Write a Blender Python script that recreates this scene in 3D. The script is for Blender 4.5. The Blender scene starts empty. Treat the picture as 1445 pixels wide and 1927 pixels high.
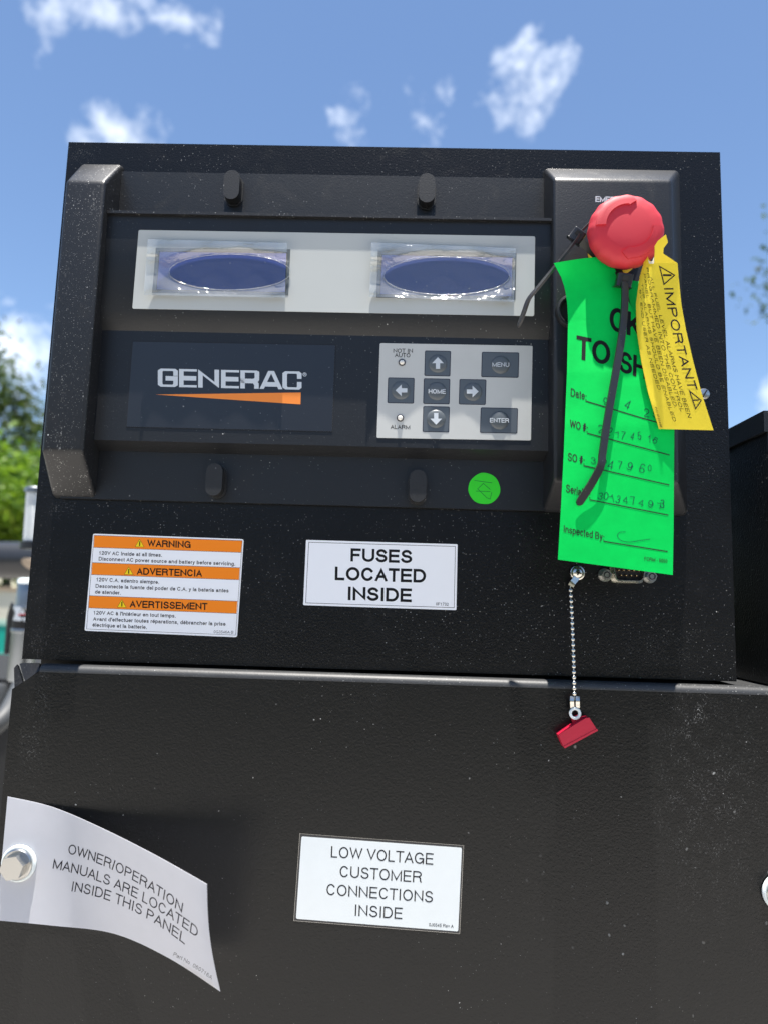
import bpy, bmesh, math, random
from mathutils import Vector, Matrix, noise
random.seed(7)
sc = bpy.context.scene
COL = sc.collection
rad = math.radians

# ---------------------------------------------------------------- camera
# all building coordinates are millimetres from the lower left front corner of the control box:
# x right, y away from the viewer, z up.  Z0 is that corner's height above the ground.
Z0 = 1450.0
CAM = Vector((208.945, -401.307, 38.548))
FPX, CX, CY = 1336.0, 722.5, 963.5
RX = Vector((0.99940717, 0.01812235, 0.02927275))      # camera right in world axes
RD = Vector((0.02680743, 0.12388599, -0.99193428))     # camera down
RF = Vector((-0.02160266, 0.99213096, 0.12332674))     # camera forward
def W(v): return Vector((v[0], v[1], v[2] + Z0)) * 0.001
def ray(px, py): return RX * ((px - CX) / FPX) + RD * ((py - CY) / FPX) + RF
def at(px, py, h=0.0):
    """point standing h millimetres in front of the control box's face that the photo shows at px, py"""
    d = ray(px, py); k = (-h - CAM.y) / d.y
    return CAM + d * k
cd = bpy.data.cameras.new('camera'); cam = bpy.data.objects.new('camera', cd); COL.objects.link(cam)
cam.matrix_world = Matrix(((RX.x, -RD.x, -RF.x, CAM.x * .001), (RX.y, -RD.y, -RF.y, CAM.y * .001),
                           (RX.z, -RD.z, -RF.z, (CAM.z + Z0) * .001), (0, 0, 0, 1)))
cd.sensor_fit = 'VERTICAL'; cd.sensor_height = 9.8; cd.sensor_width = 7.35
cd.lens = 9.8 * FPX / 1927.0
cd.clip_start = 0.02; cd.clip_end = 2000
cd.dof.use_dof = True; cd.dof.focus_distance = 0.388; cd.dof.aperture_fstop = 1.9
sc.camera = cam

# ---------------------------------------------------------------- sky, sun, exposure
SUN_EL = 83.8
world = bpy.data.worlds.new('World'); sc.world = world; world.use_nodes = True
nt = world.node_tree; nt.nodes.clear()
def N(t, typ, **kw):
    n = t.nodes.new(typ)
    for k, v in kw.items(): setattr(n, k, v)
    return n
def lk(t, a, b): t.links.new(a, b)
def mth(t, op, a, b=None, c=None, clamp=False):
    n = N(t, 'ShaderNodeMath', operation=op, use_clamp=clamp)
    for i, v in enumerate((a, b, c)):
        if v is None: continue
        if isinstance(v, (int, float)): n.inputs[i].default_value = v
        else: lk(t, v, n.inputs[i])
    return n.outputs[0]
def vmth(t, op, a, b=None):
    n = N(t, 'ShaderNodeVectorMath', operation=op)
    for i, v in enumerate((a, b)):
        if v is None: continue
        if isinstance(v, (tuple, list, Vector)): n.inputs[i].default_value = tuple(v)
        else: lk(t, v, n.inputs[i])
    return n.outputs[1] if op in ('DOT_PRODUCT', 'LENGTH', 'DISTANCE') else n.outputs[0]
sky = N(nt, 'ShaderNodeTexSky', sky_type='NISHITA', sun_disc=False, sun_elevation=rad(SUN_EL), sun_rotation=rad(180),
        altitude=0, air_density=1.0, dust_density=0.1, ozone_density=3.6)
wco = N(nt, 'ShaderNodeTexCoord').outputs['Generated']
def fbm(t, co, scale, detail=7, rough=.58, dist=0.0):
    n = N(t, 'ShaderNodeTexNoise'); n.inputs['Scale'].default_value = scale; n.inputs['Detail'].default_value = detail
    n.inputs['Roughness'].default_value = rough; n.inputs['Distortion'].default_value = dist
    lk(t, co, n.inputs['Vector']); return n.outputs['Fac']
n_big = fbm(nt, wco, 9, 8, .62, .35); n_fine = fbm(nt, wco, 26, 6, .6, .2)
nz = mth(nt, 'ADD', mth(nt, 'MULTIPLY', n_big, .62), mth(nt, 'MULTIPLY', n_fine, .38))
nz = mth(nt, 'SUBTRACT', nz, .5)
CLOUDS = [(200, 38, 95, 60, .85), (60, 45, 100, 50, .40), (350, 40, 75, 48, .75), (232, 250, 76, 52, .82), (655, 212, 48, 52, .55),
          (805, 232, 58, 62, .70), (1000, 145, 90, 78, .84), (30, 645, 125, 115, 1.0), (1475, 745, 60, 50, .8)]
dens = None
for (px, py, rx, ry, s) in CLOUDS:
    c = ray(px, py).normalized(); r = (RX - c * RX.dot(c)).normalized(); u = c.cross(r)
    d = vmth(nt, 'SUBTRACT', wco, c)
    cx_ = mth(nt, 'MULTIPLY', vmth(nt, 'DOT_PRODUCT', d, r), FPX / rx)
    cy_ = mth(nt, 'MULTIPLY', vmth(nt, 'DOT_PRODUCT', d, u), FPX / ry)
    cz_ = mth(nt, 'MULTIPLY', vmth(nt, 'DOT_PRODUCT', d, c), 6.0)
    comb = N(nt, 'ShaderNodeCombineXYZ')
    for i, v in enumerate((cx_, cy_, cz_)): lk(nt, v, comb.inputs[i])
    m = mth(nt, 'SUBTRACT', 1.0, vmth(nt, 'LENGTH', comb.outputs[0]))
    m = mth(nt, 'ADD', mth(nt, 'MULTIPLY', m, .75 * s), mth(nt, 'MULTIPLY', nz, 3.5))
    m = mth(nt, 'ADD', m, .30 * s - .38)
    # no noise-born wisps outside the puff
    lim = mth(nt, 'MULTIPLY', mth(nt, 'SUBTRACT', 1.45, vmth(nt, 'LENGTH', comb.outputs[0])), 2.2, clamp=True)
    m = mth(nt, 'MULTIPLY', mth(nt, 'MULTIPLY', m, 1.0, clamp=True), lim)
    dens = m if dens is None else mth(nt, 'MAXIMUM', dens, m)
# the rest of the dome: the same scattered fair-weather cumulus
sep = N(nt, 'ShaderNodeSeparateXYZ'); lk(nt, wco, sep.inputs[0])
zz = mth(nt, 'ADD', mth(nt, 'MAXIMUM', sep.outputs[2], 0.0), .18)
comb = N(nt, 'ShaderNodeCombineXYZ'); lk(nt, mth(nt, 'DIVIDE', sep.outputs[0], zz), comb.inputs[0]); lk(nt, mth(nt, 'DIVIDE', sep.outputs[1], zz), comb.inputs[1])
gen = mth(nt, 'MULTIPLY', mth(nt, 'SUBTRACT', fbm(nt, comb.outputs[0], 1.7, 9, .6, .3), .56), 5.0, clamp=True)
gen = mth(nt, 'MULTIPLY', gen, mth(nt, 'MULTIPLY', mth(nt, 'SUBTRACT', .74, vmth(nt, 'DOT_PRODUCT', wco, RF)), 9.0, clamp=True))
dens = mth(nt, 'MAXIMUM', dens, gen)
shade = mth(nt, 'ADD', mth(nt, 'MULTIPLY', n_fine, .9), .45)
ccol = N(nt, 'ShaderNodeVectorMath', operation='SCALE'); ccol.inputs[0].default_value = (9.6, 10.0, 10.4); lk(nt, shade, ccol.inputs['Scale'])
mix = N(nt, 'ShaderNodeMixRGB'); lk(nt, mth(nt, 'MULTIPLY', dens, .92), mix.inputs['Fac']); lk(nt, sky.outputs[0], mix.inputs[1]); lk(nt, ccol.outputs[0], mix.inputs[2])
bg = N(nt, 'ShaderNodeBackground'); bg.inputs['Strength'].default_value = 0.080; lk(nt, mix.outputs[0], bg.inputs[0])
lk(nt, bg.outputs[0], N(nt, 'ShaderNodeOutputWorld').inputs[0])

sd = bpy.data.lights.new('sun', 'SUN'); sd.energy = 5.0; sd.angle = rad(.53); sd.color = (1, .955, .89)
sun = bpy.data.objects.new('sun', sd); COL.objects.link(sun); sun.location = (0, -1, 6)
sun.rotation_euler = Vector((0.0, math.cos(rad(SUN_EL)), -math.sin(rad(SUN_EL)))).to_track_quat('-Z', 'Y').to_euler()
vs = sc.view_settings; vs.view_transform = 'Standard'; vs.look = 'None'; vs.gamma = 1; vs.use_curve_mapping = False; vs.exposure = 1.28
sc.cycles.max_bounces = 8; sc.cycles.transparent_max_bounces = 12; sc.cycles.caustics_reflective = False; sc.cycles.caustics_refractive = False

# ---------------------------------------------------------------- materials
MATS = {}
def mat(name, col, rough=.5, metal=0.0, spec=.5, grain=None, dust=None, mottle=None, coat=0.0, sub=None, streak=0.0, smudge=0.0, trans=0.0, stains=()):
    """grain=(scale per metre, height mm); dust=(amount, specks per metre); mottle=(amount, scale)"""
    m = bpy.data.materials.new(name); m.use_nodes = True; t = m.node_tree; b = t.nodes['Principled BSDF']
    b.inputs['Base Color'].default_value = (*col, 1); b.inputs['Roughness'].default_value = rough; b.inputs['Metallic'].default_value = metal
    b.inputs['Specular IOR Level'].default_value = spec; b.inputs['Coat Weight'].default_value = coat; b.inputs['Coat Roughness'].default_value = .08
    if trans: b.inputs['Transmission Weight'].default_value = trans
    geo = N(t, 'ShaderNodeTexCoord'); co = geo.outputs['Object']
    cur = None; rg = None
    if mottle:
        f = fbm(t, co, mottle[1], 5, .6)
        f = mth(t, 'ADD', mth(t, 'MULTIPLY', mth(t, 'SUBTRACT', f, .5), mottle[0] * 3.2), 1.0)
        v = N(t, 'ShaderNodeVectorMath', operation='SCALE'); v.inputs[0].default_value = col; lk(t, f, v.inputs['Scale']); cur = v.outputs[0]
    if smudge:
        f = fbm(t, co, 38, 5, .65, .6)
        f = mth(t, 'MULTIPLY', mth(t, 'SUBTRACT', f, .55), 6.0, clamp=True)
        rg = mth(t, 'ADD', mth(t, 'MULTIPLY', f, smudge), rough)
    if dust:
        amt, scale = dust[:2]; tot = None
        big = dust[2] if len(dust) > 2 else 0.0; pmin = dust[3] if len(dust) > 3 else .2
        for k, (sc_, keep, rmax, gain) in enumerate(((scale, .05, .24, 1.0), (scale * .45, .03, .12, 1.0), (scale * 1.7, .10, .34, .55), (120, .10 * big, .16, 1.0))):
            if keep <= 0: continue
            v = N(t, 'ShaderNodeTexVoronoi'); v.inputs['Scale'].default_value = sc_; v.inputs['Randomness'].default_value = 1
            wob = N(t, 'ShaderNodeTexNoise'); wob.inputs['Scale'].default_value = sc_ * 2.2; lk(t, co, wob.inputs['Vector'])
            wv = N(t, 'ShaderNodeVectorMath', operation='SCALE'); lk(t, wob.outputs['Color'], wv.inputs[0]); wv.inputs['Scale'].default_value = .28 / sc_
            off = N(t, 'ShaderNodeVectorMath', operation='ADD'); lk(t, co, off.inputs[0]); off.inputs[1].default_value = (.37 * k, .11 * k, .73 * k)
            of2 = N(t, 'ShaderNodeVectorMath', operation='ADD'); lk(t, off.outputs[0], of2.inputs[0]); lk(t, wv.outputs[0], of2.inputs[1]); lk(t, of2.outputs[0], v.inputs['Vector'])
            s = N(t, 'ShaderNodeSeparateXYZ'); lk(t, v.outputs['Color'], s.inputs[0])
            on = mth(t, 'GREATER_THAN', s.outputs[0], 1 - keep * (amt if k < 3 else 1))
            r = mth(t, 'ADD', mth(t, 'MULTIPLY', s.outputs[1], rmax), .06)
            dot = mth(t, 'MULTIPLY', mth(t, 'SUBTRACT', 1.0, mth(t, 'DIVIDE', v.outputs['Distance'], r), clamp=True), 2.5, clamp=True)
            dot = mth(t, 'MULTIPLY', dot, on)
            dot = mth(t, 'MULTIPLY', dot, mth(t, 'MULTIPLY', mth(t, 'ADD', mth(t, 'MULTIPLY', mth(t, 'MULTIPLY', s.outputs[2], s.outputs[2]), .8), .25), gain))
            if k == 3:
                sx_ = N(t, 'ShaderNodeSeparateXYZ'); lk(t, co, sx_.inputs[0])
                dot = mth(t, 'MULTIPLY', dot, mth(t, 'MULTIPLY', mth(t, 'SUBTRACT', sx_.outputs[0], .07), 12.0, clamp=True))
            tot = dot if tot is None else mth(t, 'MAXIMUM', tot, dot)
        patch = mth(t, 'MULTIPLY', mth(t, 'SUBTRACT', fbm(t, co, 13, 4, .65), .46), 6.0, clamp=True)
        tot = mth(t, 'MULTIPLY', tot, mth(t, 'ADD', mth(t, 'MULTIPLY', patch, 1 - pmin), pmin))
        if streak:
            mp = N(t, 'ShaderNodeMapping'); mp.inputs['Scale'].default_value = (1, 1, .12); lk(t, co, mp.inputs['Vector'])
            a = mth(t, 'MULTIPLY', mth(t, 'SUBTRACT', fbm(t, mp.outputs[0], 150, 4, .7), .57), 9.0, clamp=True)
            g = mth(t, 'MULTIPLY', mth(t, 'SUBTRACT', fbm(t, co, 900, 3, .7), .55), 8.0, clamp=True)
            p2 = mth(t, 'MULTIPLY', mth(t, 'SUBTRACT', fbm(t, co, 27, 3, .6), .47), 6.0, clamp=True)
            tot = mth(t, 'MAXIMUM', tot, mth(t, 'MULTIPLY', mth(t, 'MULTIPLY', mth(t, 'MULTIPLY', a, g), p2), streak))
        if stains:
            gr_ = mth(t, 'MULTIPLY', mth(t, 'MULTIPLY', mth(t, 'SUBTRACT', fbm(t, co, 900, 4, .8), .55), 6.0, clamp=True), mth(t, 'MULTIPLY', mth(t, 'SUBTRACT', fbm(t, co, 130, 4, .7), .44), 5.0, clamp=True))
            for (sx, sy, sz, rx_, rz_, s_) in stains:
                dv = vmth(t, 'MULTIPLY', vmth(t, 'SUBTRACT', co, (sx, sy, sz)), (1 / rx_, 20.0, 1 / rz_))
                mk_ = mth(t, 'MULTIPLY', mth(t, 'SUBTRACT', 1.0, vmth(t, 'LENGTH', dv), clamp=True), 1.6, clamp=True)
                tot = mth(t, 'MAXIMUM', tot, mth(t, 'MULTIPLY', mth(t, 'MULTIPLY', mk_, gr_), s_))
        mx = N(t, 'ShaderNodeMixRGB'); lk(t, tot, mx.inputs['Fac']); mx.inputs[2].default_value = (.62, .62, .60, 1)
        if cur is None: mx.inputs[1].default_value = (*col, 1)
        else: lk(t, cur, mx.inputs[1])
        cur = mx.outputs[0]
        base_r = rg if rg is not None else rough
        rg = mth(t, 'ADD', base_r, mth(t, 'MULTIPLY', tot, .5), clamp=True)
    if cur is not None: lk(t, cur, b.inputs['Base Color'])
    if rg is not None: lk(t, rg, b.inputs['Roughness'])
    if grain:
        f = fbm(t, co, grain[0], 3, .55, .25)
        bp = N(t, 'ShaderNodeBump'); bp.inputs['Strength'].default_value = 1.0; bp.inputs['Distance'].default_value = grain[1] * .001
        lk(t, f, bp.inputs['Height']); lk(t, bp.outputs[0], b.inputs['Normal'])
    if sub: pass
    m.diffuse_color = (*col, 1); MATS[name] = m; return m
M = {}
def rel(px, py, h, org): v = at(px, py, h) - Vector(org); return (v.x * .001, v.y * .001, v.z * .001)
_bo, _do = (198, 90, 0), (200, 60, -1444)
BOX_STAINS = [(*rel(1250, 1222, 0, _bo), .026, .010, .30), (*rel(1285, 1190, 0, _bo), .020, .006, .22), (*rel(158, 290, 0, _bo), .016, .007, .35), (*rel(118, 960, 0, _bo), .012, .007, .4), (*rel(85, 1200, 0, _bo), .020, .018, .25)]
DOOR_STAINS = [(*rel(1312, 1330, 10, _do), .008, .015, 1.3), (*rel(1300, 1375, 10, _do), .014, .034, .6), (*rel(84, 1300, 10, _do), .006, .024, .6), (*rel(66, 1380, 10, _do), .010, .034, .5), (*rel(1330, 1500, 10, _do), .04, .075, .42)]
M['box'] = mat('black_powder_coat', (.006, .0062, .007), .28, spec=.28, grain=(800, .20), dust=(1.2, 700), stains=BOX_STAINS, smudge=.08)
M['door'] = mat('charcoal_powder_coat', (.0072, .0073, .0075), .29, spec=.29, grain=(850, .16), dust=(.7, 640, 3.4), stains=DOOR_STAINS, smudge=.05)
M['plastic'] = mat('black_moulded_plastic', (.0105, .0115, .0135), .41, spec=.44, grain=(1050, .08), dust=(.7, 700), smudge=.1)
M['plastic_worn'] = mat('scuffed_black_plastic', (.011, .0115, .013), .42, spec=.44, grain=(1050, .07), dust=(3.6, 760, 0, .55), streak=1.8, smudge=.1)
M['knob'] = mat('black_plug_plastic', (.013, .0132, .014), .5, grain=(1000, .07), dust=(.5, 420))
M['ledge'] = mat('dusty_painted_edge', (.034, .035, .036), .50, dust=(3.0, 700), grain=(700, .06), mottle=(.3, 60))
M['bezel'] = mat('silver_grey_polycarbonate', (.46, .475, .455), .34, mottle=(.025, 30), grain=(1500, .004))
M['keypad'] = mat('brushed_silver_membrane', (.50, .505, .485), .36, mottle=(.05, 45))
M['key'] = mat('slate_grey_membrane_key', (.082, .098, .115), .42)
M['dome'] = mat('slate_grey_key_dome', (.095, .108, .118), .36)
M['keyline'] = mat('dark_blue_key_outline', (.012, .014, .03), .5)
M['white_print'] = mat('white_print', (.56, .60, .64), .55, spec=.3)
M['black_print'] = mat('black_print', (.006, .006, .007), .6, spec=.2)
M['purple_print'] = mat('dark_ink_print', (.010, .008, .016), .6, spec=.2)
M['pen'] = mat('ballpoint_ink', (.004, .03, .045), .6, spec=.2)
M['grey_print'] = mat('dark_grey_print', (.018, .018, .02), .6, spec=.2)
M['plate'] = mat('satin_black_brand_plate', (.014, .015, .019), .3, spec=.6, dust=(.6, 430))
M['orange_logo'] = mat('orange_logo_print', (.80, .23, .03), .45)
M['label'] = mat('white_vinyl', (.86, .87, .90), .38, mottle=(.012, 25))
M['label_lv'] = mat('white_polyester', (.70, .735, .735), .34, mottle=(.03, 90))
M['orange'] = mat('orange_vinyl', (.92, .235, .0), .4)
M['yellow_sym'] = mat('yellow_symbol', (.92, .66, .0), .4)
M['paper'] = mat('white_tag_stock', (.70, .70, .73), .45, mottle=(.03, 120), grain=(900, .02))
def thin_paper(m, col, f):
    t = m.node_tree; b = t.nodes['Principled BSDF']; o = t.nodes['Material Output']; tl = N(t, 'ShaderNodeBsdfTranslucent'); tl.inputs[0].default_value = (*col, 1)
    mx = N(t, 'ShaderNodeMixShader'); mx.inputs[0].default_value = f; lk(t, b.outputs[0], mx.inputs[1]); lk(t, tl.outputs[0], mx.inputs[2]); lk(t, mx.outputs[0], o.inputs[0])
M['green'] = mat('green_card', (.0, .61, .092), .62, spec=.12, mottle=(.10, 130), grain=(900, .03))
M['green_dot'] = mat('green_paper_dot', (.04, .62, .035), .6, spec=.15, mottle=(.06, 150))
M['yellow'] = mat('yellow_card', (.88, .69, .045), .5, spec=.25, mottle=(.08, 110), grain=(800, .03))
thin_paper(M['paper'], (.75, .77, .85), .30); thin_paper(M['green'], (.0, .55, .06), .12); thin_paper(M['yellow'], (.7, .45, .01), .15)
M['torn'] = mat('torn_paper_fibre', (.8, .76, .62), .8)
M['red'] = mat('red_button_plastic', (.52, .022, .038), .6, mottle=(.05, 60), grain=(900, .02))
M['cap_red'] = mat('red_vinyl_cap', (.52, .010, .04), .42, mottle=(.06, 90))
M['tie'] = mat('black_nylon', (.022, .022, .024), .32, dust=(.4, 700))
M['ring_yellow'] = mat('yellow_collar', (.75, .45, .02), .5)
M['nickel'] = mat('nickel_plate', (.62, .60, .55), .24, 1.0)
M['zinc'] = mat('zinc_plate', (.46, .455, .44), .30, 1.0, grain=(900, .03))
M['steel'] = mat('brushed_steel', (.27, .29, .31), .38, 1.0)
M['brass_pin'] = mat('gold_pin', (.72, .5, .25), .25, 1.0)
M['nylon'] = mat('white_nylon_washer', (.74, .80, .80), .4)
M['dark'] = mat('dark_interior', (.006, .006, .007), .6)
M['lcd'] = mat('blue_lcd', (.045, .072, .38), .25, dust=(1.5, 500))
M['lcd_sheen'] = mat('blue_lcd_with_sheen', (.10, .13, .40), .25, dust=(1.5, 500))  # same screen made paler: the reflection on it is put into the colour
M['lcd_frame'] = mat('grey_window_edge', (.10, .115, .12), .4)
M['led'] = mat('clear_led', (.75, .73, .68), .12, coat=.5)
M['bracket'] = mat('rubber_black', (.01, .01, .01), .7)
def film_mat(name, haze, rough, wrinkle, gain):
    m = bpy.data.materials.new(name); m.use_nodes = True; t = m.node_tree; t.nodes.clear()
    o = N(t, 'ShaderNodeOutputMaterial'); tr = N(t, 'ShaderNodeBsdfTransparent'); tr.inputs[0].default_value = (.92, .94, .94, 1)
    gl = N(t, 'ShaderNodeBsdfGlossy'); gl.inputs['Roughness'].default_value = rough; gl.inputs[0].default_value = (1, 1, 1, 1)
    df = N(t, 'ShaderNodeBsdfDiffuse'); df.inputs[0].default_value = (.8, .82, .82, 1)
    co = N(t, 'ShaderNodeTexCoord').outputs['Object']
    bp = N(t, 'ShaderNodeBump'); bp.inputs['Distance'].default_value = .0016; bp.inputs['Strength'].default_value = wrinkle; lk(t, fbm(t, co, 160, 3, .5, 1.0), bp.inputs['Height']); lk(t, bp.outputs[0], gl.inputs['Normal'])
    fr = N(t, 'ShaderNodeFresnel'); fr.inputs['IOR'].default_value = 1.5; lk(t, bp.outputs[0], fr.inputs['Normal'])
    f2 = mth(t, 'ADD', mth(t, 'MULTIPLY', fr.outputs[0], gain), .02, clamp=True)
    a = N(t, 'ShaderNodeMixShader'); a.inputs[0].default_value = haze; lk(t, tr.outputs[0], a.inputs[1]); lk(t, df.outputs[0], a.inputs[2])
    b = N(t, 'ShaderNodeMixShader'); lk(t, f2, b.inputs[0]); lk(t, a.outputs[0], b.inputs[1]); lk(t, gl.outputs[0], b.inputs[2])
    lk(t, b.outputs[0], o.inputs[0]); return m
M['film'] = film_mat('clear_protective_film', .03, .08, .15, 1.0); M['film_loose'] = film_mat('creased_protective_film', .17, .11, .55, 1.9)

# ---------------------------------------------------------------- object helpers
ORG = {}
def tag(o, label, cat, group=None, kind=None):
    if label: o['label'] = label
    if cat: o['category'] = cat
    if group: o['group'] = group
    if kind: o['kind'] = kind
    return o
def thing(name, label, cat, org, group=None):
    o = bpy.data.objects.new(name, None); COL.objects.link(o); o.empty_display_size = .01
    o.location = W(org); ORG[o] = Vector(org); return tag(o, label, cat, group)
def mk(name, bm, m, parent=None, smooth=35, org=None, bev=None, label=None):
    """one mesh object from a bmesh in millimetres"""
    if bev:
        off, seg = bev[0], bev[1]; ang = bev[2] if len(bev) > 2 else 25
        es = [e for e in bm.edges if len(e.link_faces) == 2 and e.calc_face_angle(0) > rad(ang)]
        bmesh.ops.bevel(bm, geom=es, offset=off, segments=seg, affect='EDGES', profile=.5, clamp_overlap=True)
    if parent is not None: org = ORG[parent]
    elif org is None:
        n = max(1, len(bm.verts)); org = sum((v.co for v in bm.verts), Vector()) / n
    org = Vector(org)
    for v in bm.verts: v.co = (v.co - org) * .001
    me = bpy.data.meshes.new(name); bmesh.ops.recalc_face_normals(bm, faces=bm.faces); bm.to_mesh(me); bm.free()
    me.materials.append(m)
    if smooth:
        for p in me.polygons: p.use_smooth = True
        me.set_sharp_from_angle(angle=rad(smooth))
    o = bpy.data.objects.new(name, me); COL.objects.link(o); ORG[o] = org
    if parent is not None: o.parent = parent
    else: o.location = W(org)
    if label: o['label'] = label
    return o
def B(): return bmesh.new()
def box(bm, x0, x1, y0, y1, z0, z1):
    v = [bm.verts.new(c) for c in ((x0, y0, z0), (x1, y0, z0), (x1, y1, z0), (x0, y1, z0), (x0, y0, z1), (x1, y0, z1), (x1, y1, z1), (x0, y1, z1))]
    for f in ((0, 1, 2, 3), (4, 5, 6, 7), (0, 1, 5, 4), (1, 2, 6, 5), (2, 3, 7, 6), (3, 0, 4, 7)): bm.faces.new([v[i] for i in f])
    return bm
def prism(bm, front, back):
    """closed solid between two corresponding loops"""
    a = [bm.verts.new(p) for p in front]; b = [bm.verts.new(p) for p in back]; n = len(a)
    bm.faces.new(a); bm.faces.new(b[::-1])
    for i in range(n): bm.faces.new((a[i], b[i], b[(i + 1) % n], a[(i + 1) % n]))
    return bm
def slab(bm, pts, h0, h1):
    """pts: world points or (x, z); prism from h0 to h1 in front of the box's face"""
    q = [(p[0], p[2]) if len(p) == 3 else p for p in pts]
    return prism(bm, [(x, -h1, z) for x, z in q], [(x, -h0, z) for x, z in q])
def xprofile(bm, prof, x0, x1):
    return prism(bm, [(x0, -h, z) for h, z in prof], [(x1, -h, z) for h, z in prof])
def frame_axes(axis):
    a = Vector(axis).normalized(); u = a.cross(Vector((0, 0, 1)))
    if u.length < .1: u = a.cross(Vector((1, 0, 0)))
    u.normalize(); return a, u, a.cross(u)
def lathe(bm, c, axis, prof, n=32, rf=None):
    """prof: (radius, distance along axis)"""
    a, u, w = frame_axes(axis); c = Vector(c); rings = []
    for k, (r, d) in enumerate(prof):
        if r < 1e-6: rings.append([bm.verts.new(c + a * d)]); continue
        rings.append([bm.verts.new(c + a * d + (u * math.cos(2 * math.pi * i / n) + w * math.sin(2 * math.pi * i / n)) * (r * (rf(k, i / n) if rf else 1))) for i in range(n)])
    for p, q in zip(rings, rings[1:]):
        if len(p) == 1 and len(q) == 1: continue
        for i in range(n):
            j = (i + 1) % n
            if len(p) == 1: bm.faces.new((p[0], q[i], q[j]))
            elif len(q) == 1: bm.faces.new((p[i], q[0], p[j]))
            else: bm.faces.new((p[i], q[i], q[j], p[j]))
    for r in (rings[0], rings[-1]):
        if len(r) > 2: bm.faces.new(r)
    return bm
def tube(bm, pts, r, n=10):
    pts = [Vector(p) for p in pts]; rings = []; up = Vector((0.13, -.9, .4)); rs = r if isinstance(r, (list, tuple)) else [r] * len(pts)
    for i, p in enumerate(pts):
        t = (pts[min(i + 1, len(pts) - 1)] - pts[max(i - 1, 0)]).normalized()
        u = t.cross(up).normalized(); w = u.cross(t)
        rings.append([bm.verts.new(p + (u * math.cos(2 * math.pi * k / n) + w * math.sin(2 * math.pi * k / n)) * rs[i]) for k in range(n)])
    for a, b in zip(rings, rings[1:]):
        for k in range(n): bm.faces.new((a[k], b[k], b[(k + 1) % n], a[(k + 1) % n]))
    bm.faces.new(rings[0]); bm.faces.new(rings[-1][::-1]); return bm
def strap(bm, pts, width, thick, normal=(0, -1, 0)):
    """flat band with a rectangular section; width may be a list; normal = way its broad face looks"""
    pts = [Vector(p) for p in pts]; ws = width if isinstance(width, (list, tuple)) else [width] * len(pts); rings = []
    for i, p in enumerate(pts):
        t = (pts[min(i + 1, len(pts) - 1)] - pts[max(i - 1, 0)]).normalized()
        nn = Vector(normal[i] if isinstance(normal, list) else normal); s = t.cross(nn).normalized(); nn = s.cross(t).normalized()
        a, b = s * ws[i] / 2, nn * thick / 2
        rings.append([bm.verts.new(p + q) for q in (a + b, -a + b, -a - b, a - b)])
    for a, b in zip(rings, rings[1:]):
        for k in range(4): bm.faces.new((a[k], b[k], b[(k + 1) % 4], a[(k + 1) % 4]))
    bm.faces.new(rings[0]); bm.faces.new(rings[-1][::-1]); return bm
def sheet(bm, rows, thick):
    """sheet from a grid of points with a real thickness (towards +y)"""
    f = [[bm.verts.new(p) for p in r] for r in rows]; b = [[bm.verts.new(Vector(p) + Vector((0, thick, 0))) for p in r] for r in rows]
    R, Cn = len(rows), len(rows[0])
    for i in range(R - 1):
        for j in range(Cn - 1):
            bm.faces.new((f[i][j], f[i + 1][j], f[i + 1][j + 1], f[i][j + 1])); bm.faces.new((b[i][j], b[i][j + 1], b[i + 1][j + 1], b[i + 1][j]))
    ring = [(0, j) for j in range(Cn)] + [(i, Cn - 1) for i in range(1, R)] + [(R - 1, j) for j in range(Cn - 2, -1, -1)] + [(i, 0) for i in range(R - 2, 0, -1)]
    for k in range(len(ring)):
        (i, j), (p, q) = ring[k], ring[(k + 1) % len(ring)]
        bm.faces.new((f[i][j], f[p][q], b[p][q], b[i][j]))
    return bm
def smooth_path(pts, n=8):
    pts = [Vector(p) for p in pts]; out = []
    for i in range(len(pts) - 1):
        p0, p1, p2, p3 = pts[max(i - 1, 0)], pts[i], pts[i + 1], pts[min(i + 2, len(pts) - 1)]
        for k in range(n):
            t = k / n; out.append(.5 * ((2 * p1) + (p2 - p0) * t + (2 * p0 - 5 * p1 + 4 * p2 - p3) * t * t + (3 * p1 - p0 - 3 * p2 + p3) * t ** 3))
    out.append(pts[-1]); return out
def interp(tab, x):
    if x <= tab[0][0]: return tab[0][1]
    for (a, u), (b, v) in zip(tab, tab[1:]):
        if x <= b: return u + (v - u) * (x - a) / (b - a)
    return tab[-1][1]
def rounded(corners, r, n=4):
    """round a convex polygon of world points lying in one plane"""
    out = []; c = [Vector(p) for p in corners]; L_ = len(c)
    for i in range(L_):
        p, a, b = c[i], c[i - 1], c[(i + 1) % L_]
        q0 = p + (a - p).normalized() * r; q1 = p + (b - p).normalized() * r
        for k in range(n + 1):
            t = k / n; out.append((1 - t) ** 2 * q0 + 2 * t * (1 - t) * p + t * t * q1)
    return out
def quad(px4, h): return [at(x, y, h) for x, y in px4]
def inset(c, d):
    out = []; n = len(c); ctr = sum(c, Vector()) / n
    for i in range(n):
        p, a, b = c[i], c[i - 1], c[(i + 1) % n]
        out.append(p + (a - p).normalized() * d + (b - p).normalized() * d)
    return out
def frame_strip(bm, outer, d, lift):
    inn = inset(outer, d); n = len(outer); off = Vector((0, -lift, 0))
    a = [bm.verts.new(p + off) for p in outer]; b = [bm.verts.new(p + off) for p in inn]
    for i in range(n): bm.faces.new((a[i], a[(i + 1) % n], b[(i + 1) % n], b[i]))
    return bm

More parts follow.
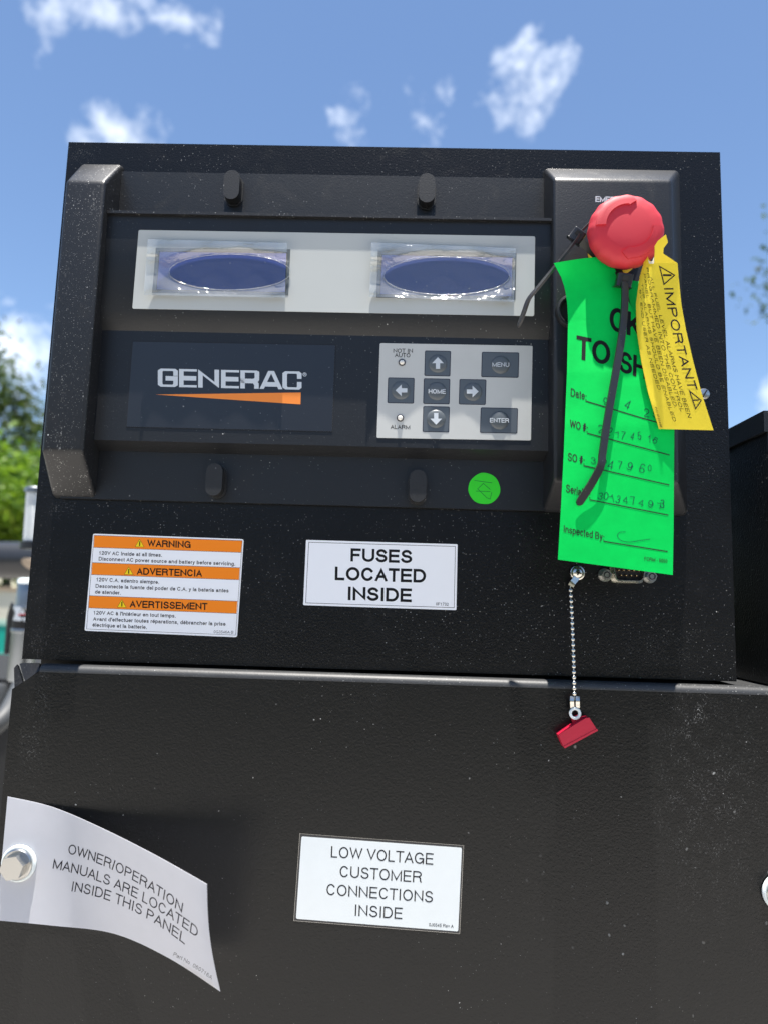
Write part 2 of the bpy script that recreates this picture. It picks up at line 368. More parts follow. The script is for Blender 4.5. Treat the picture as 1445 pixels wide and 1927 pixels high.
# ---------------------------------------------------------------- lettering: a drawn grotesque (strokes as skeletons)
def arc(cx, cy, rx, ry, a0, a1, n=10):
    out = []
    for i in range(n + 1):
        a = rad(a0 + (a1 - a0) * i / n); c, s = math.cos(a), math.sin(a)
        k = 1.0
        out.append((cx + rx * math.copysign(abs(c) ** k, c), cy + ry * math.copysign(abs(s) ** k, s)))
    return out
CAPS = {
 'A': (.93, [[(0, 0), (.5, 1), (1, 0)], [(.17, .32), (.83, .32)]]),
 'B': (.92, [[(0, 0), (0, 1)] + arc(.55, .765, .38, .235, 90, -90) + [(0, .53)], [(.5, .53)] + arc(.56, .265, .44, .265, 90, -90) + [(0, 0)]]),
 'C': (1.0, [arc(.5, .5, .5, .5, 38, 322, 18)]),
 'D': (1.0, [[(0, 0), (0, 1)] + arc(.45, .5, .55, .5, 90, -90, 14) + [(0, 0)]]),
 'E': (.90, [[(1, 1), (0, 1), (0, 0), (1, 0)], [(0, .52), (.92, .52)]]),
 'F': (.85, [[(1, 1), (0, 1), (0, 0)], [(0, .5), (.86, .5)]]),
 'G': (1.08, [arc(.5, .5, .5, .5, 38, 335, 18), [(.56, .46), (1, .46), (1, 0)]]),
 'H': (1.0, [[(0, 0), (0, 1)], [(1, 0), (1, 1)], [(0, .52), (1, .52)]]),
 'I': (.38, [[(.5, 0), (.5, 1)]]),
 'J': (.70, [[(1, 1), (1, .3)] + arc(.5, .28, .5, .28, 0, -180)]),
 'K': (.93, [[(0, 0), (0, 1)], [(.95, 1), (.05, .38)], [(.33, .58), (1, 0)]]),
 'L': (.78, [[(0, 1), (0, 0), (1, 0)]]),
 'M': (1.16, [[(0, 0), (0, 1), (.5, .05), (1, 1), (1, 0)]]),
 'N': (1.0, [[(0, 0), (0, 1), (1, 0), (1, 1)]]),
 'O': (1.08, [arc(.5, .5, .5, .5, 90, 450, 24)]),
 'P': (.92, [[(0, 0), (0, 1)] + arc(.55, .745, .45, .255, 90, -90) + [(0, .49)]]),
 'Q': (1.08, [arc(.5, .5, .5, .5, 90, 450, 24), [(.6, .25), (1, -.04)]]),
 'R': (1.0, [[(0, 0), (0, 1)] + arc(.55, .755, .42, .245, 90, -90) + [(0, .51)], [(.5, .51), (.78, .48), (.9, .35), (.92, .1), (1, 0)]]),
 'S': (.92, [arc(.5, .755, .44, .245, 18, 270, 14) + arc(.5, .255, .5, .255, 90, -165, 14)[1:]]),
 'T': (.85, [[(0, 1), (1, 1)], [(.5, 1), (.5, 0)]]),
 'U': (1.0, [[(0, 1), (0, .36)] + arc(.5, .36, .5, .36, 180, 360, 12) + [(1, 1)]]),
 'V': (.92, [[(0, 1), (.5, 0), (1, 1)]]),
 'W': (1.3, [[(0, 1), (.25, 0), (.5, 1), (.75, 0), (1, 1)]]),
 'X': (.92, [[(0, 0), (1, 1)], [(0, 1), (1, 0)]]),
 'Y': (.92, [[(0, 1), (.5, .42), (1, 1)], [(.5, .42), (.5, 0)]]),
 'Z': (.85, [[(0, 1), (1, 1), (0, 0), (1, 0)]]),
 '0': (.775, [arc(.5, .5, .5, .5, 90, 450, 22)]),
 '1': (.775, [[(.18, .72), (.38, .78), (.55, 1), (.55, 0)]]),
 '2': (.775, [arc(.5, .7, .48, .3, 170, -30, 12) + [(.05, .1), (0, 0), (1, 0)]]),
 '3': (.775, [arc(.48, .76, .42, .24, 165, -90, 12) + arc(.48, .26, .5, .26, 90, -165, 12)[1:]]),
 '4': (.775, [[(1, .26), (0, .26), (.74, 1), (.74, 0)]]),
 '5': (.775, [[(.92, 1), (.2, 1), (.08, .5)] + arc(.48, .32, .5, .32, 130, -160, 14)]),
 '6': (.775, [arc(.5, .31, .5, .31, 90, 450, 18), [(.0, .31), (.02, .62), (.2, .93), (.55, 1), (.9, .84)]]),
 '7': (.775, [[(0, 1), (1, 1), (.55, .5), (.35, 0)]]),
 '8': (.775, [arc(.5, .76, .43, .24, 90, 450, 18), arc(.5, .26, .5, .26, 90, 450, 18)]),
 '9': (.775, [arc(.5, .69, .5, .31, 90, 450, 18), [(1, .69), (.98, .38), (.8, .07), (.45, 0), (.1, .16)]]),
 '-': (.46, [[(0, .36), (1, .36)]]), '.': (.38, [[(.5, -.0), (.5, .02)]]), ',': (.38, [[(.5, .02), (.35, -.16)]]),
 ':': (.38, [[(.5, 0), (.5, .02)], [(.5, .56), (.5, .58)]]), '/': (.4, [[(0, -.02), (1, 1.02)]]), "'": (.27, [[(.5, .72), (.5, 1)]]),
 '#': (.78, [[(.18, 0), (.38, 1)], [(.62, 0), (.82, 1)], [(0, .34), (1, .34)], [(0, .68), (1, .68)]]), '!': (.38, [[(.5, .28), (.5, 1)], [(.5, 0), (.5, .02)]]),
}
LOWER = {  # y: 0..1 x-height zone, 1..2 up to cap height, -1..0 descender
 'a': (.78, [arc(.44, .70, .40, .30, 165, 0, 8) + [(.84, .2), (1, .0)], [(.84, .62), (.4, .56)] + arc(.36, .28, .36, .28, 90, 270, 8) + [(.62, .04), (.84, .28)]]),
 'b': (.78, [[(0, 0), (0, 2)], arc(.5, .5, .5, .5, 90, 450, 18)]), 'c': (.70, [arc(.5, .5, .5, .5, 40, 320, 14)]),
 'd': (.78, [[(1, 0), (1, 2)], arc(.5, .5, .5, .5, 90, 450, 18)]), 'e': (.78, [[(0, .52), (1, .52)] + arc(.5, .5, .5, .5, 5, 318, 16)]),
 'f': (.39, [[(1, 2), (.62, 1.97), (.45, 1.7), (.45, 0)], [(0, 1), (.95, 1)]]), 'g': (.78, [arc(.5, .5, .5, .5, 90, 450, 18), [(1, 1), (1, -.5), (.8, -.92), (.45, -1), (.05, -.75)]]),
 'h': (.78, [[(0, 0), (0, 2)], [(0, .55)] + arc(.5, .6, .5, .4, 170, 0, 8) + [(1, 0)]]), 'i': (.31, [[(.5, 0), (.5, 1)], [(.5, 1.85), (.5, 2)]]),
 'k': (.70, [[(0, 0), (0, 2)], [(.95, 1), (.05, .38)], [(.38, .6), (1, 0)]]), 'l': (.31, [[(.5, 0), (.5, 2)]]),
 'm': (1.16, [[(0, 0), (0, 1)], [(0, .6)] + arc(.25, .65, .25, .35, 170, 0, 6) + [(.5, 0)], [(.5, .6)] + arc(.75, .65, .25, .35, 170, 0, 6) + [(1, 0)]]),
 'n': (.78, [[(0, 0), (0, 1)], [(0, .55)] + arc(.5, .6, .5, .4, 170, 0, 8) + [(1, 0)]]), 'o': (.78, [arc(.5, .5, .5, .5, 90, 450, 18)]),
 'p': (.78, [[(0, -1), (0, 1)], arc(.5, .5, .5, .5, 90, 450, 18)]), 'q': (.78, [[(1, -1), (1, 1)], arc(.5, .5, .5, .5, 90, 450, 18)]),
 'r': (.46, [[(0, 0), (0, 1)], [(0, .5), (.25, .86), (.6, 1), (1, .98)]]), 's': (.70, [arc(.5, .755, .44, .245, 18, 270, 10) + arc(.5, .255, .5, .255, 90, -165, 10)[1:]]),
 't': (.39, [[(.42, 1.7), (.42, .2), (.6, 0), (1, 0)], [(0, 1), (.95, 1)]]), 'u': (.78, [[(1, 0), (1, 1)], [(0, 1), (0, .4)] + arc(.5, .4, .5, .4, 180, 350, 8)]),
 'v': (.70, [[(0, 1), (.5, 0), (1, 1)]]), 'y': (.70, [[(0, 1), (.5, 0)], [(1, 1), (.35, -.75), (.0, -.95)]]), 'w': (1.0, [[(0, 1), (.25, 0), (.5, 1), (.75, 0), (1, 1)]]),
 'x': (.70, [[(0, 0), (1, 1)], [(0, 1), (1, 0)]]), 'z': (.70, [[(0, 1), (1, 1), (0, 0), (1, 0)]]),
}
ACC = {'é': ('e', [(.42, 1.35), (.7, 1.75)]), 'à': ('a', [(.25, 1.75), (.55, 1.35)])}
LOGO = {
 'G': [[(1, .74), (1, .86), (.9, 1), (.12, 1), (0, .86), (0, .14), (.12, 0), (.88, 0), (1, .14), (1, .47), (.5, .47)]],
 'E': [[(1, 1), (0, 1), (0, 0), (1, 0)], [(0, .5), (.96, .5)]], 'N': [[(0, 0), (0, 1), (1, 0), (1, 1)]],
 'R': [[(0, 0), (0, 1), (.9, 1), (1, .9), (1, .52), (.9, .42), (0, .42)], [(.8, .42), (.97, .25), (.97, 0)]],
 'A': [[(0, 0), (.42, 1), (.58, 1), (1, 0)], [(.17, .26), (.83, .26)]],
 'C': [[(1, .72), (1, .86), (.9, 1), (.12, 1), (0, .86), (0, .14), (.12, 0), (.9, 0), (1, .14), (1, .30)]],
}
def mapy(y, w, low):
    h = w / 2
    if not low: return h + y * (1 - w)
    if y <= 0: return h + y * .28 if y > -1 else -.28 + h
    if y <= 1: return h + y * (.735 - w)
    return .735 - h + (y - 1) * (.265)
def layout(s, w):
    """list of (polyline, ymin, ymax) in cap-height units, total width"""
    x = 0; out = []
    for ch in s:
        if ch == ' ': x += .39; continue
        extra = None
        if ch in ACC: ch, extra = ACC[ch]
        low = ch in LOWER; adv, strokes = (LOWER if low else CAPS)[ch]
        sb = (.085 if adv > .42 else .07) - max(0, w - .12) * .45
        if ch in 'AVWYTXK': sb = .035
        x0, x1 = x + sb + w / 2, x + adv - sb - w / 2
        if x1 < x0: x0 = x1 = (x0 + x1) / 2
        ylo = -.28 if (low and ch in 'gpqy') else (-.2 if ch in ',Q/' else 0); yhi = 1.03
        if low and ch in 'acegmnopqrsuvwxyz': yhi = .735
        for st in strokes + ([] if extra is None else [extra]):
            out.append(([(x0 + (x1 - x0) * a, mapy(b, w, low)) for a, b in st], ylo, 1.1 if st is extra else yhi))
        x += adv
    return out, x
def stroke_quads(poly, w, ylo, yhi):
    """offset a polyline into a ribbon with mitred joints and square ends"""
    p = [Vector((a, b)) for a, b in poly]
    q = [p[0]]
    for a in p[1:]:
        if (a - q[-1]).length > 1e-5: q.append(a)
    p = q
    if len(p) < 2: p = [p[0], p[0] + Vector((0, .01))]
    closed = (p[0] - p[-1]).length < 1e-3 and len(p) > 3
    h = w / 2; n = len(p); L_, R_ = [], []
    if closed: p = p[:-1]; n -= 1
    else:
        p[0] = p[0] + (p[0] - p[1]).normalized() * h; p[-1] = p[-1] + (p[-1] - p[-2]).normalized() * h
    for i in range(n):
        a = p[i - 1] if (closed or i > 0) else None; b = p[(i + 1) % n] if (closed or i < n - 1) else None
        d0 = (p[i] - a).normalized() if a is not None else None; d1 = (b - p[i]).normalized() if b is not None else None
        if d0 is None: d0 = d1
        if d1 is None: d1 = d0
        t = d0 + d1
        t = t.normalized() if t.length > 1e-4 else d0
        nn = Vector((-t.y, t.x)); c = max(.28, nn.dot(Vector((-d0.y, d0.x))))
        m = nn * (h / c)
        L_.append(p[i] + m); R_.append(p[i] - m)
    cl = lambda v: (v.x, min(max(v.y, ylo), yhi))
    L_ = [cl(v) for v in L_]; R_ = [cl(v) for v in R_]
    return [(L_[i], R_[i], R_[(i + 1) % n], L_[(i + 1) % n]) for i in range(n if closed else n - 1)]
def qbez(p0, pm, p1, t):
    c = (2 * pm[0] - .5 * (p0[0] + p1[0]), 2 * pm[1] - .5 * (p0[1] + p1[1]))
    return ((1 - t) ** 2 * p0[0] + 2 * t * (1 - t) * c[0] + t * t * p1[0], (1 - t) ** 2 * p0[1] + 2 * t * (1 - t) * c[1] + t * t * p1[1])
def text(bm, s, p0, p1, up, w, hf, pm=None, glyphs=None, jitter=0.0, lift=.03, taper=1.0):
    """draw s from p0 to p1 (baseline ends in photo pixels), cap height vector up, on the surface h = hf(px, py)"""
    if glyphs: strokes, width = [(st, 0, 1) for st in glyphs], 1.0
    else: strokes, width = layout(s, w)
    # trim side bearings so that the ink spans p0..p1
    xs = [a for st, _, _ in strokes for a, _ in st]; x0, x1 = min(xs) - w / 2, max(xs) + w / 2
    caplen = math.hypot(*up); runlen = math.hypot(p1[0] - p0[0], p1[1] - p0[1]); sx = runlen / (x1 - x0)
    wx = w
    if pm is None: pm = ((p0[0] + p1[0]) / 2, (p0[1] + p1[1]) / 2)
    k = 0
    for st, ylo, yhi in strokes:
        st2 = [((a - x0) * sx / caplen, b) for a, b in st]       # isotropic units before widening
        if jitter:
            jx, jy, js = random.uniform(-1, 1) * jitter, random.uniform(-1, 1) * jitter, random.uniform(-.3, .3)
            cx0 = sum(a for a, _ in st2) / len(st2); an = random.gauss(0, jitter * 1.6); sq = 1 + random.gauss(0, jitter * 1.5)
            st2 = [(cx0 + (a - cx0) * sq * math.cos(an) - (b - .5) * math.sin(an) + random.gauss(0, jitter * .22), (b - .5) * math.cos(an) * (1 + jx) + (a - cx0) * math.sin(an) + .5 + jy + random.gauss(0, jitter * .22)) for a, b in st2]; ylo, yhi = -2, 3
        if lift >= .07:                                            # curved carrier: short segments that follow it
            d2 = [st2[0]]
            for (a0, b0), (a1, b1) in zip(st2, st2[1:]):
                m_ = max(1, int(math.hypot(a1 - a0, b1 - b0) / .2))
                d2 += [(a0 + (a1 - a0) * i_ / m_, b0 + (b1 - b0) * i_ / m_) for i_ in range(1, m_ + 1)]
            st2 = d2
        k += 1; z = lift + .004 * (k % 7)
        for q in stroke_quads(st2, w, ylo, yhi):
            vs_ = []
            for a, b in q:
                t = a * caplen / runlen; c = qbez(p0, pm, p1, t)
                tf = taper + (1 - taper) * min(1, max(0, t) * 2); px, py = c[0] + up[0] * b * tf, c[1] + up[1] * b * tf
                vs_.append(at(px, py, hf(px, py) + z))
            vv = [bm.verts.new(v) for v in vs_]
            try: bm.faces.new(vv)
            except ValueError: pass
    return bm
def flat(h): return lambda px, py: h
def print_lines(name, lines, m, parent, hf, w, **kw):
    """lines: (string, p0, p1, up[, mid]); each printed line is a part"""
    for ln in lines:
        bm = B(); text(bm, ln[0], ln[1], ln[2], ln[3], ln[5] if len(ln) > 5 else w, hf, ln[4] if len(ln) > 4 else None, **kw)
        o = mk(name, bm, m, parent, smooth=0)
    return o
def poly_print(name, polys, m, parent, hf, lift=.05):
    bm = B()
    for pl in polys: bm.faces.new([bm.verts.new(at(x, y, hf(x, y) + lift)) for x, y in pl])
    return mk(name, bm, m, parent, smooth=0)
def line_print(name, lines, m, parent, hf, wpx, lift=.03, seg=10):
    """ruled or hand-drawn lines: polylines in photo pixels, on the surface"""
    bm = B(); k = 0
    for pl in lines:
        k += 1; pts = []
        for a, b in zip(pl, pl[1:]):
            for i in range(seg): pts.append((a[0] + (b[0] - a[0]) * i / seg, a[1] + (b[1] - a[1]) * i / seg))
        pts.append(pl[-1])
        for q in stroke_quads(pts, wpx, -9e9, 9e9):
            bm.faces.new([bm.verts.new(at(x, y, hf(x, y) + lift + .003 * (k % 5))) for x, y in q])
    return mk(name, bm, m, parent, smooth=0)
def curve_px(pts, n=6): return [(v.x, v.y) for v in smooth_path([(a, b, 0) for a, b in pts], n)]

# ================================================================ the setting
def ground_mat(name, c0, c1, s1, s2, bump):
    m = bpy.data.materials.new(name); m.use_nodes = True; t = m.node_tree; b = t.nodes['Principled BSDF']; b.inputs['Roughness'].default_value = .9
    co = N(t, 'ShaderNodeTexCoord').outputs['Object']
    f = fbm(t, co, s1, 8, .7); g = fbm(t, co, s2, 4, .7)
    r = N(t, 'ShaderNodeValToRGB'); r.color_ramp.elements[0].color = (*c0, 1); r.color_ramp.elements[1].color = (*c1, 1); r.color_ramp.elements[0].position = .3; r.color_ramp.elements[1].position = .72
    lk(t, mth(t, 'ADD', mth(t, 'MULTIPLY', f, .55), mth(t, 'MULTIPLY', g, .45)), r.inputs[0]); lk(t, r.outputs[0], b.inputs['Base Color'])
    bp = N(t, 'ShaderNodeBump'); bp.inputs['Distance'].default_value = bump; lk(t, g, bp.inputs['Height']); lk(t, bp.outputs[0], b.inputs['Normal']); return m
bm = B(); s = 400000.0
g = [[bm.verts.new((-s + 2 * s * i / 8, -s + 2 * s * j / 8, -Z0)) for i in range(9)] for j in range(9)]
for j in range(8):
    for i in range(8): bm.faces.new((g[j][i], g[j][i + 1], g[j + 1][i + 1], g[j + 1][i]))
tag(mk('ground', bm, ground_mat('rough_grass', (.035, .05, .02), (.11, .12, .055), 1.3, 40, .04), org=(0, 0, -Z0)), None, None, kind='structure')
bm = B(); box(bm, -5200, 5600, -5600, 3600, -Z0 - 100, -Z0 + 6)
tag(mk('concrete_yard', bm, ground_mat('pale_concrete', (.37, .345, .31), (.55, .52, .475), 1.3, 60, .004), org=(0, 0, -Z0)), None, None, kind='structure')

# ---------------------------------------------------------------- lower cabinet
PD = 10.0                                       # its door stands this far in front of the control box
ZL = -1.8                                        # its top ledge
xl = at(27, 1257, PD).x; xr = at(1509, 1700, PD).x; xc = at(75, 1262, PD).x
zb = -520.0
cab = thing('lower_cabinet', 'charcoal textured steel cabinet with bolted door under the control box', 'cabinet', (200, 60, -Z0 + 6))
bm = B(); box(bm, xl + 6, xr - 6, -3, 330, -Z0 + 7, -16.5); mk('body', bm, M['door'], cab, bev=(2, 2))
bm = B(); box(bm, xl + 8, 394, 4, 330, -16, -13.5); mk('top_plate', bm, M['dark'], cab)
bm = B(); box(bm, 394.2, xr + 260, -2.2, 330, ZL - 2.4, ZL - .2); mk('side_shelf', bm, M['ledge'], cab)
zt = ZL - 3.7
ztl = at(28, 1297, PD).z
bm = B(); slab(bm, [(xl, zb), (xr, zb), (xr, zt), (xc, zt), (xl, ztl)], PD - 2, PD)
door = mk('door', bm, M['door'], cab, bev=(.5, 2))
prof = [(PD + .05, zt - .2)] + [(PD - 3.7 + 3.75 * math.cos(a), zt + 3.75 * math.sin(a)) for a in [rad(x) for x in range(0, 91, 10)]] + [(2.6, ZL + .05), (2.6, ZL - 1.2), (PD - 3.7, ZL - 1.2), (PD - 1.6, zt - .2)]
bm = B(); xprofile(bm, prof, xc, xr + 4); mk('rolled_edge', bm, M['ledge'], door, smooth=50)
for px in ([(75, 1262, PD), (48, 1281.5, PD), (37.5, 1249, 5.0), (44, 1247.5, 1.5), (75, 1247.5, 2.0)], [(43.5, 1285, PD), (28, 1297, PD), (27, 1257, PD - 1), (33, 1250, 4.0)]):
    f = [at(*p) for p in px]; bm = B(); prism(bm, f, [p + Vector((0.6, 1.2, -.9)) for p in f]); mk('corner_fold', bm, M['door'], door, bev=(.3, 1))

# ---------------------------------------------------------------- control box
ctl = thing('control_box', 'black textured steel control box with moulded control panel on its face', 'control box', (198, 90, 0))
bm = B(); box(bm, 0, 396, 0, 24, 0, 312.3); mk('front_cover', bm, M['box'], ctl, bev=(1.3, 3))
bm = B(); box(bm, 2.5, 393.5, 23, 190, 2.5, 310); mk('enclosure', bm, M['box'], ctl, bev=(2, 3))
bm = B(); box(bm, 5, 390, 12, 180, -13.2, 1.5); mk('gap_filler', bm, M['dark'], ctl)  # dark filler block added for the shade in the gap under the box
def slot_screw(c, r, parent, name='screw'):
    bm = B(); lathe(bm, c, (0, -1, 0), [(r, 0), (r, .5), (r * .9, 1.1), (r * .55, 1.5), (0, 1.6)], 24); o = mk(name, bm, M['zinc'], parent)
    bm = B(); box(bm, c[0] - r * .72, c[0] + r * .72, c[1] - 1.9, c[1] - .9, c[2] - .35, c[2] + .35); bmesh.ops.rotate(bm, verts=bm.verts, cent=c, matrix=Matrix.Rotation(rad(-58), 3, 'Y')); mk('drive_slot', bm, M['dark'], o)
slot_screw(at(1323, 742, 0), 3.4, ctl)

# ---------------------------------------------------------------- moulded control panel
HF, HK, HD, HL, HP, HR = 2.5, 12.8, 18.0, 20.3, 26.0, 24.0     # flange, keypad face, display face, hood lip, left and right pillars
pan = thing('generator_controller', 'black moulded plastic control panel with two displays and a silver keypad', 'control panel', (at(620, 640, 0)))
zft, zfb = at(620, 329, HF).z, at(600, 950, HF).z
xpl = at(105, 937, 0).x; xpi = at(226, 331, HF).x
xri = at(1024, 340, HF).x; xro = at(1268, 420, 0).x + 1.0
bm = B(); box(bm, xpl + 4, xro - 4, -HF, 0, zfb, zft); mk('flange', bm, M['plastic'], pan, bev=(1.2, 4))
def pillar(x0b, x1b, x0f, x1f, zbb, ztb, zbf, ztf, h, name, m, off):
    back = [(x0b, 0, zbb), (x1b, 0, zbb), (x1b, 0, ztb), (x0b, 0, ztb)]
    mid = [(x0b, -2.2, zbb), (x1b, -2.2, zbb), (x1b, -2.2, ztb), (x0b, -2.2, ztb)]
    fr = [(x0f, -h, zbf), (x1f, -h, zbf), (x1f, -h, ztf), (x0f, -h, ztf)]
    bm = B(); L_ = [[bm.verts.new(p) for p in q] for q in (back, mid, fr)]
    bm.faces.new(L_[0]); bm.faces.new(L_[2])
    for a, b in zip(L_, L_[1:]):
        for i in range(4): bm.faces.new((a[i], a[(i + 1) % 4], b[(i + 1) % 4], b[i]))
    es = [e for e in bm.edges if not all(abs(v.co.y) < .01 for v in e.verts)]
    bmesh.ops.bevel(bm, geom=es, offset=off, segments=5, affect='EDGES', profile=.5, clamp_overlap=True)
    return mk(name, bm, m, pan, smooth=60)
zpt, zpb = at(180, 312, 0).z, at(140, 938, 0).z
xf0 = at(78, 850, HP).x; xf1 = at(152, 845, HP).x
pillar(xpl - 1, xpi + 1.0, xf0, xf1 + 1.5, zpb, zpt, at(110, 850, HP).z, at(150, 340, HP).z, HP, 'left_pillar', M['plastic_worn'], 5.6)
zrt, zrb = at(1150, 322, 0).z, at(1110, 966, 0).z
xg0 = at(1041, 420, HR).x; xg1 = at(1267, 420, HR).x
pillar(xri - .5, xro + 2, xg0, xg1 - .5, zrb, zrt, at(1100, 905, HR).z, at(1150, 337, HR).z, HR, 'stop_button_housing', M['plastic'], 5.0)
xs0, xs1 = xf1 - 3, xg0 + 3
zl0 = at(620, 408, HL).z; zdt = zl0 + 2; zdb = at(600, 592, HD).z; zkt = at(600, 630, HK).z; zkb = at(600, 838, HK).z; zfe = at(600, 859, HF).z
bm = B(); xprofile(bm, [(HF - 1, zdt), (HD, zdt), (HD, zdb), (HK, zkt), (HF - 1, zkt)], xs0, xs1); mk('display_section', bm, M['plastic'], pan, bev=(1.5, 4))
bm = B(); xprofile(bm, [(HF - 1, zkt + 1), (HK, zkt + 1), (HK, zkb), (HF - .3, zfe), (HF - 1, zfe)], xs0, xs1); mk('keypad_section', bm, M['plastic'], pan, bev=(1.5, 4))
bm = B(); box(bm, at(187, 398, HL).x, at(1050, 408, HL).x, -HL, -HF + .5, zl0, zl0 + 1.7); mk('hood_lip', bm, M['plastic_worn'], pan, bev=(.5, 2))
# the four oval plugs
def stadium(c, a, b, n=10):
    """half width a, half height b, in the x-z plane"""
    out = [(c[0] + a * math.cos(rad(t)), c[2] + (b - a) + a * math.sin(rad(t))) for t in [180 * k / n for k in range(n + 1)]]
    return out + [(c[0] + a * math.cos(rad(t)), c[2] - (b - a) + a * math.sin(rad(t))) for t in [180 + 180 * k / n for k in range(n + 1)]]
for px, py in ((436, 347), (803, 353), (403, 902), (786, 914)):
    c = at(px, py, HF + 7.5); bm = B(); slab(bm, stadium(c, 4.7, 9.2), HF - .5, HF + 7.5); o = mk('oval_plug', bm, M['knob'], pan, bev=(.9, 3, 60))
    bm = B(); slab(bm, stadium(c, 5.5, 10), HF - .5, HF + .8); mk('plug_collar', bm, M['knob'], o, bev=(.4, 1, 60))
# display bezel, windows and films
BZ = quad([(262, 433), (1006, 445), (1004, 595), (250, 581)], HD)
bm = B(); slab(bm, rounded(BZ, 1.0), HD - .1, HD + .22); bez = mk('display_bezel', bm, M['bezel'], pan, bev=(.08, 1, 60))
WIN = [([(294, 466), (547, 469), (543, 556), (287, 551)], [(300, 472), (541, 475), (538, 551), (294, 546)], (433, 512, 113, 33), [(279, 450), (541, 457), (537, 560), (271, 555)], 'lcd'),
       ([(711, 471), (971, 476), (969, 564), (708, 560)], [(717.5, 478), (965, 483), (963, 559), (714, 555)], (840, 519, 117, 35), [(699, 456), (970, 467), (966, 568), (695, 558)], 'lcd_sheen')]
for o4, i4, ell, f4, lm in WIN:
    bm = B(); slab(bm, quad(o4, HD + .3), HD + .1, HD + .34); wf = mk('display_window', bm, M['lcd_frame'], pan)
    bm = B(); slab(bm, quad(i4, HD + .3), HD + .2, HD + .44); mk('lcd_screen', bm, M[lm], wf)
    bm = B(); frame_strip(bm, quad(i4, HD + .45), .5, .02); mk('window_rim', bm, M['dark'], wf, smooth=0)
    rows = []; nu, nv = 96, 50
    for j in range(nv + 1):
        r = []
        for i in range(nu + 1):
            u, v = i / nu, j / nv
            x = (f4[0][0] * (1 - u) + f4[1][0] * u) * (1 - v) + (f4[3][0] * (1 - u) + f4[2][0] * u) * v
            y = (f4[0][1] * (1 - u) + f4[1][1] * u) * (1 - v) + (f4[3][1] * (1 - u) + f4[2][1] * u) * v
            e = math.hypot((x - ell[0]) / ell[2], (y - ell[1]) / ell[3])
            lift = 0 if e < .97 else min(1.0, (e - .97) / .5)
            lift = lift * lift * (3 - 2 * lift)
            h = HD + .62 + 2.0 * lift + (lift > .02) * .35 * lift * math.sin(u * 21 + v * 9) + 1.2 * lift * max(0, (abs(u - .5) - .42) / .08)
            if abs(u - .5) > .42 and v < .3: h += .8
            r.append(at(x, y, h))
        rows.append(r)
    bm = B(); bl = B()
    inside = lambda i, j: math.hypot((f4x(i, j)[0] - ell[0]) / ell[2], (f4x(i, j)[1] - ell[1]) / ell[3]) < 1.0
    def f4x(i, j):
        u, v = i / nu, j / nv
        return ((f4[0][0] * (1 - u) + f4[1][0] * u) * (1 - v) + (f4[3][0] * (1 - u) + f4[2][0] * u) * v, (f4[0][1] * (1 - u) + f4[1][1] * u) * (1 - v) + (f4[3][1] * (1 - u) + f4[2][1] * u) * v)
    ga = [[bm.verts.new(p) for p in r] for r in rows]; gb = [[bl.verts.new(p) for p in r] for r in rows]
    for j in range(nv):
        for i in range(nu):
            tgt, g = (bm, ga) if inside(i + .5, j + .5) else (bl, gb)
            tgt.faces.new((g[j][i], g[j + 1][i], g[j + 1][i + 1], g[j][i + 1]))
    for bb in (bm, bl): bmesh.ops.delete(bb, geom=[v for v in bb.verts if not v.link_faces], context='VERTS')
    pf = mk('protective_film', bm, M['film'], wf, smooth=180); mk('loose_film_edge', bl, M['film_loose'], wf, smooth=180)
    bm = B(); n = 60; lp = [at(ell[0] + ell[2] * 1.01 * math.cos(2 * math.pi * i / n), ell[1] + ell[3] * 1.02 * math.sin(2 * math.pi * i / n), HD + .75) for i in range(n)]; vv = []
    for i in range(n):
        c = lp[i]; rd = Vector((c.x - sum(p.x for p in lp) / n, 0, (c.z - sum(p.z for p in lp) / n) * 3)).normalized()
        vv.append([bm.verts.new(c + rd * .28 * math.cos(rad(a)) - Vector((0, .30 * math.sin(rad(a)), 0))) for a in (0, 45, 90, 135, 180)])
    for i in range(n):
        for k_ in range(4): bm.faces.new((vv[i][k_], vv[(i + 1) % n][k_], vv[(i + 1) % n][k_ + 1], vv[i][k_ + 1]))
    mk('film_crease', bm, M['film_loose'], wf, smooth=180)
# brand plate
PL = quad([(251, 643), (631, 650), (625, 812), (239, 803)], HK)
bm = B(); slab(bm, PL, HK - .2, HK + .25); pl = mk('brand_plate', bm, M['plate'], pan, bev=(.12, 1))
bm = B(); frame_strip(bm, [p + Vector((0, 0, 0)) for p in quad([(249.5, 641.5), (632.5, 648.5), (626.5, 813.5), (237.5, 804.5)], HK)], .7, .12); mk('plate_recess', bm, M['dark'], pl, smooth=0)
bm = B()
def c7(x, y): return (230 + x / 3.3605, 630 + y / 3.3605)
for ch, xa, xb in (('G', 230, 352), ('E', 366, 470), ('N', 484, 613), ('E', 631, 737), ('R', 752, 865), ('A', 876, 1011), ('C', 1018, 1133)):
    yb = 328 + (xa - 230) * .0215
    text(bm, ch, c7(xa, yb), c7(xb, yb + (xb - xa) * .0215), (.1, -34.2), .25, flat(HK + .25), glyphs=LOGO[ch])
mk('logo_lettering', bm, M['white_print'], pl, smooth=0)
bm = B(); text(bm, 'O', c7(1143, 263), c7(1168, 264), (0, -7.4), .12, flat(HK + .25)); text(bm, 'R', c7(1151, 257), c7(1161, 257), (0, -3.8), .18, flat(HK + .25)); mk('registered_mark', bm, M['white_print'], pl, smooth=0)
poly_print('logo_wedge', [[c7(214, 378), c7(1131, 365), c7(1129, 440)]], M['orange_logo'], pl, flat(HK + .25))
